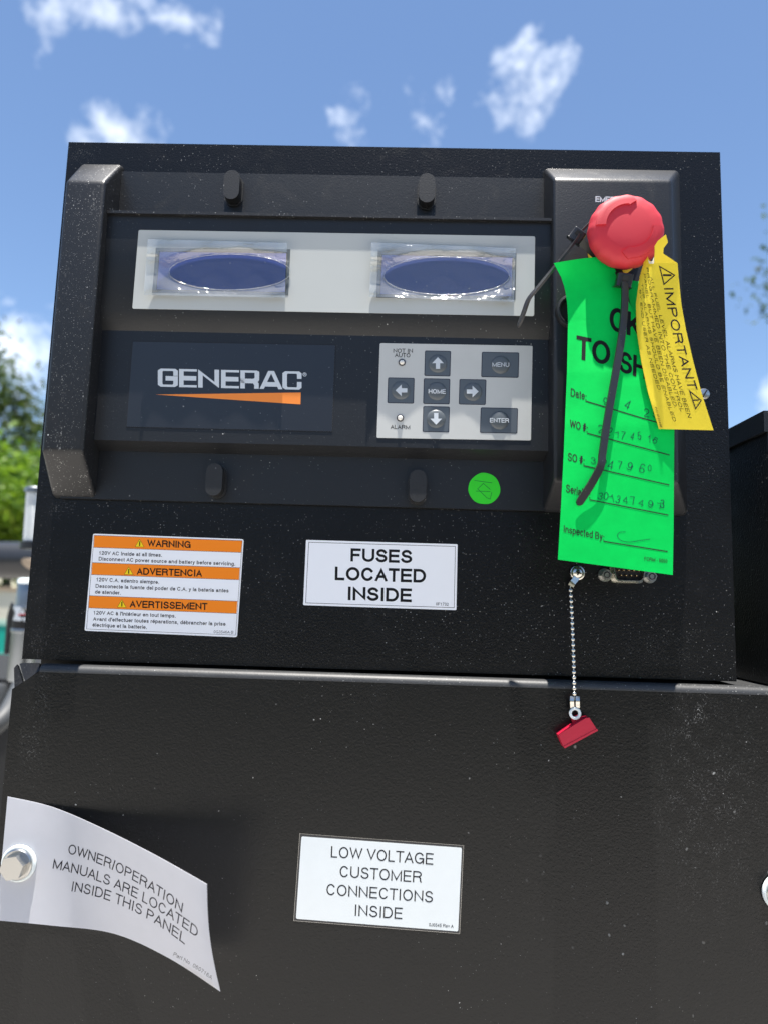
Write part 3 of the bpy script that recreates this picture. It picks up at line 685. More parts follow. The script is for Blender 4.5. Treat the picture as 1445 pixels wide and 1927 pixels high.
# keypad
def c4(x, y): return (680 + x / 3.6125, 600 + y / 3.6125)
KP = quad([(715, 646), (1001, 651), (998, 829), (709, 824)], HK)
bm = B(); slab(bm, rounded(KP, .8), HK - .2, HK + .3); kp = mk('keypad', bm, M['keypad'], pan, bev=(.1, 1, 60))
def button(x0, y0, x1, y1, dome, name):
    sk = -.028 * (y1 - y0); sl = .02 * (x1 - x0)
    q = [at(*c4(x0, y0), HK + .3), at(*c4(x1, y0 + sl), HK + .3), at(*c4(x1 + sk, y1 + sl), HK + .3), at(*c4(x0 + sk, y1), HK + .3)]
    bm = B(); slab(bm, rounded(q, .9), HK, HK + .36); o = mk('key', bm, M['keyline'], kp, label=name)
    bm = B(); slab(bm, rounded(inset(q, .42), .7), HK + .1, HK + .44); mk('key_pad', bm, M['key'], o)
    c = at(*c4(*dome), HK + .4); bm = B(); R_ = 5.3
    lathe(bm, c + Vector((0, .1, 0)), (0, -1, 0), [(R_, 0), (R_ * .97, .35), (R_ * .85, .7), (R_ * .6, 1.0), (R_ * .3, 1.15), (0, 1.2)], 36); mk('key_dome', bm, M['dome'], o, smooth=60)
    return o
HDM = HK + 1.55
arrow = [(-.5, .18), (-.02, .18), (-.02, .5), (.5, 0), (-.02, -.5), (-.02, -.18), (-.5, -.18)]
def arrow_print(o, cx, cy, ang, s=80):
    a = rad(ang); pts = [c4(cx + s * (x * math.cos(a) - y * math.sin(a)), cy - s * (x * math.sin(a) + y * math.cos(a))) for x, y in arrow]
    bm = B(); bm.faces.new([bm.verts.new(at(x, y, HDM + .12)) for x, y in pts]); mk('arrow_print', bm, M['white_print'], o, smooth=0)
o = button(430, 215, 607, 388, (518, 305), 'key with an up arrow'); arrow_print(o, 518, 300, 90)
o = button(180, 398, 360, 573, (268, 487), 'key with a left arrow'); arrow_print(o, 270, 486, 180)
o = button(422, 404, 602, 578, (512, 492), 'key reading HOME'); print_lines('key_lettering', [('HOME', c4(455, 507), c4(570, 509), (0, -8.3))], M['white_print'], o, flat(HDM), .15)
o = button(664, 409, 847, 582, (755, 496), 'key with a right arrow'); arrow_print(o, 754, 494, 0)
o = button(418, 593, 599, 769, (506, 680), 'key with a down arrow'); arrow_print(o, 506, 680, -90)
o = button(816, 224, 1070, 396, (944, 312), 'wide key reading MENU'); print_lines('key_lettering', [('MENU', c4(888, 325), c4(1002, 327), (0, -8.3))], M['white_print'], o, flat(HDM), .15)
o = button(808, 602, 1062, 775, (936, 690), 'wide key reading ENTER'); print_lines('key_lettering', [('ENTER', c4(871, 704), c4(1000, 706), (0, -8.3))], M['white_print'], o, flat(HDM), .15)
for x, y in ((275, 297), (263, 675)):
    c = at(*c4(x, y), HK + .3); bm = B(); lathe(bm, c + Vector((0, .3, 0)), (0, -1, 0), [(2.0, 0), (2.0, .7), (1.75, 1.0), (1.55, .95), (1.55, .5)], 24); o = mk('lamp_ring', bm, M['keyline'], kp)
    bm = B(); lathe(bm, c + Vector((0, .25, 0)), (0, -1, 0), [(1.5, 0), (1.5, .8), (1.2, 1.4), (.6, 1.75), (0, 1.8)], 20); mk('lamp', bm, M['led'], o, smooth=60)
print_lines('keypad_lettering', [('NOT IN', c4(216, 230), c4(347, 232), (.2, -7.9)), ('AUTO', c4(226, 260), c4(330, 262), (.2, -7.9)), ('ALARM', c4(197, 748), c4(329, 751), (.2, -7.9))], M['black_print'], kp, flat(HK + .3), .15)
# buzzer opening beside the stop button
c = at(1077, 588, HR); bm = B()
lathe(bm, c + Vector((0, 8, 0)), (0, -1, 0), [(9.8, 0), (9.8, 10.5), (9.3, 11.4), (8.4, 11.6), (7.7, 11.2), (7.5, 10.6), (7.5, 8.6), (0, 8.6)], 40); bz = mk('buzzer', bm, M['plastic'], pan, smooth=40)
bm = B(); lathe(bm, c + Vector((0, 8, 0)), (0, -1, 0), [(7.4, 8.5), (7.4, 8.8), (2, 8.9), (0, 8.9)], 30); mk('buzzer_mouth', bm, M['dark'], bz)
print_lines('stop_lettering', [('EMERGENCY', (1119.5, 380), (1203, 383), (.3, -11))], M['white_print'], pan, flat(HR), .2)

# ---------------------------------------------------------------- emergency stop button
HB = 50.0
cb = at(1181, 429, HB); base = Vector((cb.x, -HR, cb.z))
stop = thing('emergency_stop_button', 'red mushroom emergency stop button with curved arrow reliefs', 'stop button', base)
RB = 144 * (401.3 - HB) / FPX / 2 * 1.035
def wav(k, t):
    return 1 + (.011 * math.cos(t * 2 * math.pi * 16) if k in (4, 5, 6) else 0)
cap_prof = [(0, 2.4), (RB * .3, 2.3), (RB * .58, 2.0), (RB * .82, 1.2), (RB * .95, -.4), (RB * 1.0, -3.0), (RB * .99, -7), (RB * .9, -10.5), (RB * .62, -11), (RB * .62, -13)]
bm = B(); lathe(bm, cb, (0, -1, 0), cap_prof, 112, wav); cap = mk('cap', bm, M['red'], stop, smooth=60)
def cap_h(r):
    t = r / RB; return interp([(0, 2.4), (.3, 2.3), (.58, 2.0), (.82, 1.2), (.95, -.4), (1.0, -3.0)], t)
def relief(a0, a1, r0, r1, tipdir):
    """raised curved band with an arrow head, following the dome"""
    n = 22; bm = B(); top = []; bot = []
    for i in range(n + 1):
        t = i / n; a = rad(a0 + (a1 - a0) * t)
        w0, w1 = r0, r1
        if t > .86: k = (t - .86) / .14; mid = (r0 + r1) / 2; hw = (r1 - r0) / 2 * (1.25 * (1 - k)); w0, w1 = mid - hw, mid + hw
        row = []
        for r in (w0, w0 * .75 + w1 * .25, (w0 + w1) / 2, w0 * .25 + w1 * .75, w1):
            row.append((cb.x + r * math.cos(a), cb.z + r * math.sin(a), r))
        top.append([bm.verts.new((x, cb.y - cap_h(r) - 1.0, z)) for x, z, r in row]); bot.append([bm.verts.new((x, cb.y - cap_h(r) + .5, z)) for x, z, r in row])
    for i in range(n):
        for j in range(4): bm.faces.new((top[i][j], top[i][j + 1], top[i + 1][j + 1], top[i + 1][j]))
        bm.faces.new((top[i][0], top[i + 1][0], bot[i + 1][0], bot[i][0])); bm.faces.new((top[i][4], bot[i][4], bot[i + 1][4], top[i + 1][4]))
    bm.faces.new([*top[0], *bot[0][::-1]]); 
    return mk('arrow_relief', bm, M['red'], cap, smooth=30)
relief(178, 74, RB * .62, RB * .87, 1); relief(2, -106, RB * .62, RB * .87, 1)
bm = B(); lathe(bm, base + Vector((0, 1, 0)), (0, -1, 0), [(12, 0), (12, 4), (11, 6), (10.5, 17)], 36); mk('collar', bm, M['dark'], stop)
bm = B(); lathe(bm, base + Vector((0, .5, 0)), (0, -1, 0), [(14.2, 0), (14.2, 1.2), (13.4, 1.5), (11.5, 1.5)], 40); mk('collar_ring', bm, M['ring_yellow'], stop)

# ---------------------------------------------------------------- labels stuck on the steel
def sticker(name, label, px4, h, m, cat, round_=1.2, group=None, th=.18):
    q = quad(px4, h); c = sum(q, Vector()) / 4
    t = thing(name, label, cat, c, group)
    bm = B(); slab(bm, rounded(q, round_), h, h + th); mk('backing', bm, m, t, bev=(.05, 1, 60)); return t, q
def tri(cx, cy, s, sk=0): return [(cx + sk * s * .5, cy - s * .52), (cx + s * .58 - sk * .2, cy + s * .46 + .3), (cx - s * .58 - sk * .2, cy + s * .46 - .3)]
# warning label (three languages)
def c3(x, y): return (150 + x / 4.379, 990 + y / 4.378)
wl, q = sticker('warning_label', 'white label with three orange bands reading WARNING, ADVERTENCIA and AVERTISSEMENT', [c3(115, 62), c3(1355, 108), c3(1300, 916), c3(44, 862)], 0, M['label'], 'label')
H1 = .2
bands = [[c3(124, 78), c3(1341, 122), c3(1332, 216), c3(119, 174)], [c3(107, 303), c3(1322, 345), c3(1315, 441), c3(101, 398)], [c3(84, 575), c3(1302, 621), c3(1295, 719), c3(77, 672)]]
for i, bnd in enumerate(bands):
    o = poly_print('orange_band', [bnd], M['orange'], wl, flat(H1), .02)
    o['label'] = ('orange band reading WARNING', 'orange band reading ADVERTENCIA', 'orange band reading AVERTISSEMENT')[i]
line_print('ruled_line', [[c3(119, 176), c3(1332, 218)], [c3(107, 301), c3(1322, 343)], [c3(101, 400), c3(1315, 443)], [c3(84, 573), c3(1302, 619)], [c3(77, 674), c3(1295, 721)],
    [c3(122, 76), c3(1342, 120), c3(1288, 898), c3(60, 848), c3(122, 76)]], M['black_print'], wl, flat(H1), .55, .05)
T = []
def row3(s, x0, y0, x1, y1, cap): T.append((s, c3(x0, y0), c3(x1, y1), (.35, -cap / 4.378)))
row3('WARNING', 560, 170, 917, 182, 58); row3('ADVERTENCIA', 474, 400, 1010, 418, 58); row3('AVERTISSEMENT', 416, 670, 1054, 692, 58)
print_lines('heading_lettering', T, M['black_print'], wl, flat(H1 + .02), .185); T = []
row3('120V AC Inside at all times.', 163, 236, 680, 254, 31); row3('Disconnect AC power source and battery before servicing.', 160, 284, 1283, 326, 31)
row3('120V C.A. adentro siempre.', 141, 455, 657, 477, 31); row3('Desconecte la fuente del poder de C.A. y la bateria antes', 134, 508, 1228, 547, 31); row3('de atender.', 129, 556, 340, 565, 31)
row3("120V AC à l'intérieur en tout temps.", 118, 728, 793, 755, 31); row3('Avant d\'effectuer toutes réparations, débrancher la prise', 113, 780, 1204, 822, 31); row3('électrique et la batterie.', 108, 828, 556, 848, 31)
print_lines('notice_lettering', T, M['grey_print'], wl, flat(H1), .165); T = []
row3('0G3546A-B', 1107, 882, 1268, 888, 24); print_lines('part_number', T, M['grey_print'], wl, flat(H1), .1)
for (x, y) in ((497, 142), (407, 370), (350, 640)):
    cx_, cy_ = c3(x, y); o = poly_print('alert_triangle', [tri(cx_, cy_, 14.5)], M['yellow_sym'], wl, flat(H1), .06)
    pts = tri(cx_, cy_, 14.5); line_print('triangle_outline', [pts + [pts[0]]], M['black_print'], o, flat(H1), .5, .08)
    bm = B(); text(bm, '!', (cx_ - .9, cy_ + 5.2), (cx_ + 1.1, cy_ + 5.2), (.2, -9), .22, flat(H1), lift=.1); mk('exclamation_mark', bm, M['black_print'], o, smooth=0)
# fuse label
def c2(x, y): return (520 + x / 3.8026, 980 + y / 3.805)
fl, q = sticker('fuse_label', 'white label reading FUSES LOCATED INSIDE', [c2(215, 137), c2(1294, 168), c2(1285, 640), c2(194, 604)], 0, M['label'], 'label', .6)
line_print('border_line', [[c2(234, 154), c2(1278, 184), c2(1270, 622), c2(212, 588), c2(234, 154)]], M['purple_print'], fl, flat(H1), .8)
print_lines('notice_lettering', [('FUSES', c2(532, 291), c2(969, 304), (.5, -94 / 3.805)), ('LOCATED', c2(420, 425), c2(1068, 444), (.5, -97 / 3.805)), ('INSIDE', c2(513, 568), c2(966, 583), (.5, -97 / 3.805))], M['black_print'], fl, flat(H1), .195)
print_lines('part_number', [('0F1732', c2(1140, 606), c2(1229, 609), (.1, -5.6))], M['grey_print'], fl, flat(H1), .13)
# low voltage label on the door
def cl(x, y): return (540 + x / 4.0139, 1550 + y / 4.013)
lv, q = sticker('low_voltage_label', 'black-bordered white label on the lower door reading LOW VOLTAGE CUSTOMER CONNECTIONS INSIDE', [cl(99, 75), cl(1332, 165), cl(1302, 831), cl(53, 733)], PD, M['plate'], 'label', .9)
bm = B(); slab(bm, rounded(quad([cl(112, 96), cl(1318, 182), cl(1290, 814), cl(70, 718)], PD + .2), .9), PD + .1, PD + .24); mk('white_field', bm, M['label_lv'], lv)
HV = PD + .24
line_print('clear_edge', [[cl(99, 75), cl(1332, 165), cl(1302, 831), cl(53, 733), cl(99, 75)]], M['zinc'], lv, flat(PD + .18), .5, .03)
print_lines('notice_lettering', [('LOW VOLTAGE', cl(333, 255), cl(1101, 311), (.9, -86 / 4.013)), ('CUSTOMER', cl(399, 403), cl(1014, 447), (.9, -86 / 4.013)), ('CONNECTIONS', cl(299, 539), cl(1098, 597), (.9, -86 / 4.013)), ('INSIDE', cl(514, 696), cl(868, 722), (.9, -86 / 4.013))], M['grey_print'], lv, flat(HV), .115)
print_lines('part_number', [('0J0545 Rev A', cl(1070, 775), cl(1254, 788), (.3, -6.4))], M['grey_print'], lv, flat(HV), .13)
# round green dot
dot = thing('round_sticker', 'round bright green paper sticker with pen scribble on the black panel', 'sticker', at(910, 919, HF))
c = at(910.5, 919.5, HF); bm = B(); lathe(bm, c, (0, -1, 0), [(9.0, 0), (9.0, .2), (0, .2)], 40, rf=lambda k, t: 1 + .012 * math.sin(t * 19) + .01 * math.sin(t * 41 + 1)); mk('paper_dot', bm, M['green_dot'], dot, smooth=0)
line_print('pen_scribble', [[c4(767, 1099), c4(886, 1115)], [c4(873, 1160), c4(826, 1119), c4(788, 1156), c4(848, 1215), c4(872, 1226), c4(884, 1180)], [c4(778, 1171), c4(873, 1174)]], M['pen'], dot, flat(HF + .2), .75)

# ---------------------------------------------------------------- manuals label: bolted at its left, curling off the door
def man_h(u, v):
    k0 = 56 * max(0, (u - .16) / .84) ** 1.55; k1 = 24 * max(0, (u - .45) / .55) ** 1.6
    return PD + .5 + k0 * (1 - v) + k1 * v
TOP = curve_px([(15, 1499), (100, 1519), (200, 1562), (300, 1613), (390, 1664)]); BOT = curve_px([(-6, 1732), (100, 1742), (215, 1757), (320, 1804), (415, 1866)])
def man_px(u, v):
    n = len(TOP) - 1
    def pick(C_):
        i = min(int(u * n), n - 1); f = u * n - i; return (C_[i][0] * (1 - f) + C_[i + 1][0] * f, C_[i][1] * (1 - f) + C_[i + 1][1] * f)
    a, b = pick(TOP), pick(BOT); bow = 7 * math.sin(math.pi * v) * u
    return (a[0] * (1 - v) + b[0] * v - bow, a[1] * (1 - v) + b[1] * v)
def man_hf(px, py):
    u, v = .5, .5
    for _ in range(14):
        x, y = man_px(u, v); e = .01; xu, yu = man_px(u + e, v); xv, yv = man_px(u, v + e)
        a, b, c_, d = (xu - x) / e, (xv - x) / e, (yu - y) / e, (yv - y) / e; det = a * d - b * c_
        if abs(det) < 1e-6: break
        rx, ry = px - x, py - y; u = min(max(u + (d * rx - b * ry) / det, 0), .985); v = min(max(v + (a * ry - c_ * rx) / det, 0), .985)
    return man_h(u, v)
ml = thing('manuals_label', 'white label curling off the lower door reading OWNER/OPERATION MANUALS ARE LOCATED INSIDE THIS PANEL', 'label', at(32, 1620, PD))
rows = [[at(*man_px(i / 40, j / 14), man_h(i / 40, j / 14)) for i in range(41)] for j in range(15)]
bm = B(); sheet(bm, rows, .25); mk('sheet', bm, M['paper'], ml, smooth=60)
def cm(x, y): return (x / 3.211, 1450 + y / 3.211)
print_lines('notice_lettering', [('OWNER/OPERATION', cm(412, 502), cm(1100, 862), (3.0, -18.6), cm(756, 637)), ('MANUALS ARE LOCATED', cm(320, 592), cm(1192, 1010), (3.0, -18.6), cm(756, 738)), ('INSIDE THIS PANEL', cm(434, 730), cm(1118, 1052), (3.0, -18.6), cm(776, 835))], M['purple_print'], ml, man_hf, .115, lift=.07)
print_lines('part_number', [('Part No. 060716A', cm(1048, 1118), cm(1280, 1264), (2.5, -6.5), cm(1165, 1185))], M['grey_print'], ml, man_hf, .1, lift=.07)
def hex_bolt(px, py, name, label):
    c = at(px, py, PD + .8); t = thing(name, label, 'bolt', c, 'door bolts')
    bm = B(); lathe(bm, c, (0, -1, 0), [(9.3, 0), (9.3, .8), (8.6, 1.7), (6.5, 1.9)], 40); mk('washer', bm, M['nylon'], t)
    bm = B(); lathe(bm, c, (0, -1, 0), [(7.9, 1.8), (7.9, 2.5), (7.3, 3.1)], 40); mk('flange', bm, M['zinc'], t)
    f = [(c.x + 6.3 * math.cos(rad(60 * k + 12)), c.z + 6.3 * math.sin(rad(60 * k + 12))) for k in range(6)]
    bm = B(); prism(bm, [(x, c.y - 8.2, z) for x, z in f], [(x, c.y - 2.9, z) for x, z in f]); mk('hex_head', bm, M['zinc'], t, bev=(.7, 3, 50))
    return t
hex_bolt(37, 1624, 'hex_bolt', 'hex bolt with white washer through the curling white label')
hex_bolt(1467, 1679, 'hex_bolt', 'hex bolt with white washer at the right edge of the lower door')

# ---------------------------------------------------------------- green inspection tag
def c5(x, y): return (960 + x / 3.4405, 300 + y / 3.4405)
def c6(x, y): return (960 + x / 3.4405, 680 + y / 3.4405)
GL = [(487, 1041), (500, 1047), (515, 1055), (540, 1062.5), (570, 1066.5), (600, 1068), (700, 1066), (850, 1060), (950, 1055), (1053, 1049)]
def gr_h(px, py):
    h = interp([(480, 38), (520, 38), (600, 41), (700, 45.2), (800, 47.4), (950, 49), (1090, 50)], py)
    t = max(0, (560 - py) / 70); h += 7 * t * t * max(0, (1150 - px) / 110)
    h += 2.6 * math.exp(-((px - 1062) / 26) ** 2) * max(0, min(1, (760 - py) / 250))
    return h + 1.2 * math.sin((py - 560) / 95) * ((px - 1160) / 110)
ins = thing('inspection_tag', 'bright green hanging card tag reading OK TO SHIP with handwritten numbers', 'tag', at(1150, 500, 33))
bm = B()
def bot_y(px): return 1053 + (px - 1049) * 29 / 216
rows = []
for j in range(91):                                  # body below the slit
    v = j / 90; r = []
    for i in range(25):
        u = i / 24
        xl_ = interp(GL, 600 + v * 453); xr_ = interp([(600, 1256), (700, 1264), (800, 1268), (1000, 1266.5), (1082, 1265)], 600 + v * 482)
        x = xl_ * (1 - u) + xr_ * u; y = 600 * (1 - v) + bot_y(x) * v
        r.append(at(x, y, gr_h(x, y)))
    rows.append(r)
sheet(bm, rows, .28)
rows = []
for j in range(13):                                  # left flap, curling forward
    v = j / 12; r = []
    for i in range(11):
        u = i / 10
        y = (495 - 10 * math.sin(u * 1.6) - 2 * u) * (1 - v) + 600.3 * v
        xl_ = interp(GL, 488 + v * 112); xr_ = interp([(0, 1143), (.12, 1152), (.35, 1164), (.7, 1181), (1, 1198)], v)
        x = xl_ * (1 - u) + xr_ * u
        r.append(at(x, y, gr_h(x, y) + .02))
    rows.append(r)
sheet(bm, rows, .28)
rows = []
for j in range(9):                                   # right flap behind the tie
    v = j / 8; r = []
    for i in range(7):
        u = i / 6; xl_ = interp([(0, 1190), (.3, 1181), (.6, 1185), (1, 1197)], v); xr_ = interp([(0, 1228), (1, 1256)], v)
        x = xl_ * (1 - u) + xr_ * u; y = (528 + 6 * u) * (1 - v) + 600.3 * v
        r.append(at(x, y, gr_h(x, y) - 5.5 * (1 - v)))
    rows.append(r)
sheet(bm, rows, .28)
mk('card', bm, M['green'], ins, smooth=60)
print_lines('heading_lettering', [('OK', c5(642, 1105), c5(845, 1160), (1.0, -45)), ('TO', c5(425, 1290), c5(640, 1335), (1.2, -44)), ('SH', c5(706, 1375), c5(878, 1425), (1.2, -40))], M['black_print'], ins, gr_h, .17, lift=.09)
GU = (.5, -13)
print_lines('form_lettering', [('Date:', c6(389, 225), c6(489, 252), (.5, -15)), ('WO #:', c6(383, 428), c6(496, 458), (.5, -15)), ('SO #:', c6(371, 642), c6(476, 668), (.5, -15)), ('Serial #:', c6(359, 846), c6(513, 888), (.5, -15)),
    ('Inspected By:', c6(344, 1107), c6(604, 1160), (.5, -13.5)), ('FORM - 5050', c6(866, 1290), c6(1013, 1306), (.2, -7))], M['grey_print'], ins, gr_h, .12, lift=.09)
line_print('ruled_line', [[c6(488, 258), c6(945, 395)], [c6(498, 466), c6(1026, 606)], [c6(476, 676), c6(1023, 800)], [c6(513, 896), c6(1017, 995)], [c6(606, 1166), c6(1013, 1231)]], M['grey_print'], ins, gr_h, 2.0, .09)
bm = B()
def hand(s, spots, size, tilt):
    for ch, (x, y) in zip(s, spots):
        p = c6(x, y); text(bm, ch, p, (p[0] + size[0], p[1] + size[0] * .22), (tilt + random.uniform(-2, 3), -size[1] * random.uniform(.85, 1.15)), .075, gr_h, jitter=.085, lift=.10)
hand('94', [(600, 280), (738, 305)], (8.5, 17), .5); hand('25', [(865, 352), (915, 362)], (9, 16), .5)
hand('22174516', [(570, 462), (622, 478), (672, 492), (712, 498), (770, 500), (815, 508), (880, 520), (915, 535)], (8, 14.5), 1.5)
hand('3247960', [(520, 662), (585, 682), (628, 690), (690, 692), (755, 705), (830, 715), (880, 712)], (9, 14.5), 1.5)
hand('3013474913', [(560, 892), (597, 893), (636, 905), (676, 915), (728, 918), (777, 925), (830, 935), (890, 945), (940, 950), (965, 952)], (9, 15), 1.0)
mk('handwriting', bm, M['pen'], ins, smooth=0)
line_print('signature', [curve_px([c6(742, 1104), c6(705, 1108), c6(692, 1132), c6(715, 1160), c6(770, 1170), c6(840, 1160), c6(902, 1151)])], M['pen'], ins, gr_h, 1.0, .10)

# ---------------------------------------------------------------- yellow notice tag
YL = [(478, 1215), (495, 1210), (520, 1203), (570, 1196), (620, 1197), (680, 1206), (740, 1219), (806, 1239)]
YR = [(478, 1270), (495, 1274), (520, 1276), (570, 1281), (620, 1290), (680, 1304), (740, 1320), (808, 1342)]
def ye_h(px, py):
    h = interp([(440, 56), (480, 55), (520, 53.2), (600, 52), (700, 51.5), (810, 51)], py)
    l, r = interp(YL, py), interp(YR, py); u = (px - l) / (r - l)
    bend = 5.5 * max(0, .30 - u) / .30
    return h - bend * max(0, min(1, (760 - py) / 200)) + 3.0 * (u - .5)
yel = thing('notice_tag', 'yellow card tag torn at the top and reading IMPORTANT', 'tag', at(1240, 480, 54))
bm = B(); rows = []
for j in range(73):
    v = j / 72; y_ = 495 + v * 312; r = []
    for i in range(13):
        u = i / 12; l, rr = interp(YL, y_), interp(YR, y_); x = l * (1 - u) + rr * u; y = y_ + 2.5 * u * v - (0 if j else 0)
        r.append(at(x, y, ye_h(x, y)))
    rows.append(r)
sheet(bm, rows, .3)
def patch(pts):
    f = [at(x, y, ye_h(x, y) + d) for x, y, d in pts]; prism(bm, f, [p + Vector((0, .3, 0)) for p in f])
patch([(1210, 495.2, 0), (1212, 484, .3), (1214, 476, .8), (1217, 481, .5), (1220, 488, .2), (1227, 495.4, 0)])
patch([(1229, 495.4, 0), (1231, 478, 1), (1231, 463, 2), (1237, 453, 3), (1252, 441, 4.5), (1256, 456, 4), (1248, 467, 2.6), (1247, 477, 1.2), (1262, 487, .4), (1274, 495.4, 0)])
yc = mk('card', bm, M['yellow'], yel, smooth=60)
bm = B(); f = [at(x, y, ye_h(x, y) + .25) for x, y in ((1219, 489), (1223, 492.5), (1227, 491), (1229.5, 484), (1231, 488), (1229, 496), (1221, 495.5))]; prism(bm, f, [p + Vector((0, .4, 0)) for p in f]); mk('torn_edge', bm, M['torn'], yc)
YU = (8.0, -1.9)
print_lines('heading_lettering', [('IMPORTANT', (1248.5, 542), (1295, 734), (17.3, -.4), (1267.5, 639))], M['purple_print'], yel, ye_h, .15, lift=.10)
print_lines('notice_lettering', [('ALL FUEL LEVEL ALARMS HAVE BEEN', (1222.4, 520.5), (1293.5, 786), (7.6, .8), (1254.5, 654)),
    ('PROGRAMMED INTO THE CONTROL', (1215, 503.5), (1280, 775), (7.0, .8), (1240.5, 640)), ('PANEL, BUT HAVE BEEN DISABLED.', (1210, 515), (1268, 768), (6.6, .8), (1231.5, 642)),
    ('THE ALARMS SHOULD BE ENABLED', (1205.5, 533), (1266, 793), (6.2, .8), (1227.5, 663)), ('BY END USER AS NEEDED.', (1202.5, 545), (1238.5, 737), (5.8, .8), (1213, 641))], M['black_print'], yel, ye_h, .135, lift=.10, taper=.5)
print_lines('part_number', [('P/N 0F2049B', (1231, 766), (1241.5, 804), (3.8, .4))], M['grey_print'], yel, ye_h, .12, lift=.10)
def cy1(x, y): return (1180 + x / 8.5, 480 + y / 8.5)
def cy2(x, y): return (1180 + x / 8.5, 640 + y / 8.5)
for pts, e0, e1, up in (([cy1(512, 182), cy1(752, 322), cy1(582, 468)], (1246.3, 515.8), (1246.3, 519.8), (16.5, .2)), ([cy2(992, 817), cy2(1178, 966), cy2(1088, 1100)], (1303.6, 751.6), (1303.6, 755), (11.2, -.6))):
    o = line_print('alert_triangle', [list(pts) + [pts[0]]], M['purple_print'], yel, ye_h, 2.0, .10, seg=4)
    bm = B(); text(bm, '!', e0, e1, up, .22, ye_h, lift=.11); mk('exclamation_mark', bm, M['purple_print'], o, smooth=0)

# ---------------------------------------------------------------- cable ties
ta = thing('cable_tie', 'black cable tie with its long tail hanging in front of the green tag', 'cable tie', at(1172, 527, 42), 'cable ties')
def tie_head(px, py, h, s, ang, parent):
    c = at(px, py, h); bm = B(); box(bm, c.x - s[0], c.x + s[0], c.y - s[1], c.y + s[1], c.z - s[2], c.z + s[2])
    bmesh.ops.rotate(bm, verts=bm.verts, cent=c, matrix=Matrix.Rotation(rad(ang), 3, 'Y') @ Matrix.Rotation(rad(18), 3, 'X')); o = mk('head', bm, M['tie'], parent, bev=(.7, 3))
    bm = B(); box(bm, c.x - s[0] * .45, c.x + s[0] * .45, c.y - s[1] - .3, c.y - s[1] + .6, c.z - s[2] * .1, c.z + s[2] * .6)
    bmesh.ops.rotate(bm, verts=bm.verts, cent=c, matrix=Matrix.Rotation(rad(ang), 3, 'Y') @ Matrix.Rotation(rad(18), 3, 'X')); mk('slot', bm, M['dark'], o)
tie_head(1173, 528, 43, (4.0, 2.6, 3.6), 8, ta)
pth = smooth_path([at(1174, 531, 45), at(1175, 548, 45), at(1174, 580, 45), at(1168, 640, 46.5), at(1156, 710, 48.8), at(1142, 790, 50.3), at(1132, 858, 51.2)], 6)
tip = smooth_path([at(1132, 858, 51.2), at(1129, 878, 51.5), at(1112, 910, 51.5), at(1096, 935, 51.3), at(1086, 951, 51.2)], 5)[1:]
allp = pth + tip; ws = [3.9] * (len(allp) - 5) + [3.9, 3.8, 3.5, 2.4, .6]
bm = B(); strap(bm, allp, ws, 1.1, normal=(.35, -1, .1)); mk('tail', bm, M['tie'], ta, bev=(.25, 2, 40))
bm = B(); strap(bm, smooth_path([at(1170, 522, 42), at(1160, 508, 37), at(1152, 500, 33), at(1146, 490, 32)], 6), 3.6, 1.1, normal=(-.6, -.6, .6)); mk('loop', bm, M['tie'], ta)
tb = thing('cable_tie', 'black cable tie knotted left of the red button with a thin dangling tail', 'cable tie', at(1085, 443, 36), 'cable ties')
tie_head(1085, 444, 36, (3.6, 2.6, 3.4), 38, tb)
bm = B(); pth = smooth_path([at(1088, 440, 37), at(1074, 463, 38), at(1040, 506, 38), at(1010, 543, 36), at(994, 563, 34), at(984, 590, 32), at(974, 616, 30)], 6)
strap(bm, pth, [4.0] * (len(pth) - 4) + [3.8, 3.2, 2.2, 1.0], 1.15, normal=[(-.86 + .25 * (i / len(pth)), -.32, .35) for i in range(len(pth))]); mk('tail', bm, M['tie'], tb, bev=(.25, 2, 40))
bm = B(); strap(bm, smooth_path([at(1086, 442, 36), at(1100, 428, 35), at(1114, 414, 34)], 5), 3.8, 1.1, normal=(-.8, -.3, .5)); strap(bm, smooth_path([at(1088, 450, 35), at(1104, 466, 33), at(1122, 482, 31)], 5), 3.8, 1.1, normal=(-.5, -.85, -.2)); mk('loop', bm, M['tie'], tb)

# ---------------------------------------------------------------- serial connector
cn = thing('serial_connector', 'nine pin metal serial connector half hidden under the green tag', 'connector', at(1181, 1080, 0))
c = at(1181.5, 1078, 4)
def dshape(c, w, h, r, sl):
    q = [Vector((c.x - w / 2, c.y, c.z + h / 2)), Vector((c.x + w / 2, c.y, c.z + h / 2)), Vector((c.x + w / 2 - sl, c.y, c.z - h / 2)), Vector((c.x - w / 2 + sl, c.y, c.z - h / 2))]
    return rounded(q, r, 5)
bm = B(); q = dshape(c, 20, 11.2, 2.6, 1.0); slab(bm, q, 0, 1.4); mk('mounting_plate', bm, M['nickel'], cn, bev=(.4, 2, 50))
out, inn = dshape(c, 18.4, 9.6, 2.6, 1.6), dshape(c, 17.2, 8.4, 2.2, 1.5); n = len(out); bm = B()
loops = [[bm.verts.new((p.x, -h, p.z)) for p in L_] for L_, h in ((out, .6), (out, 6.2), (inn, 6.2), (inn, 1.6))]
for a, b in zip(loops, loops[1:]):
    for i in range(n): bm.faces.new((a[i], a[(i + 1) % n], b[(i + 1) % n], b[i]))
mk('shell', bm, M['nickel'], cn, smooth=50)
bm = B(); slab(bm, inn, .8, 2.2); mk('insert', bm, M['dark'], cn)
k = 0
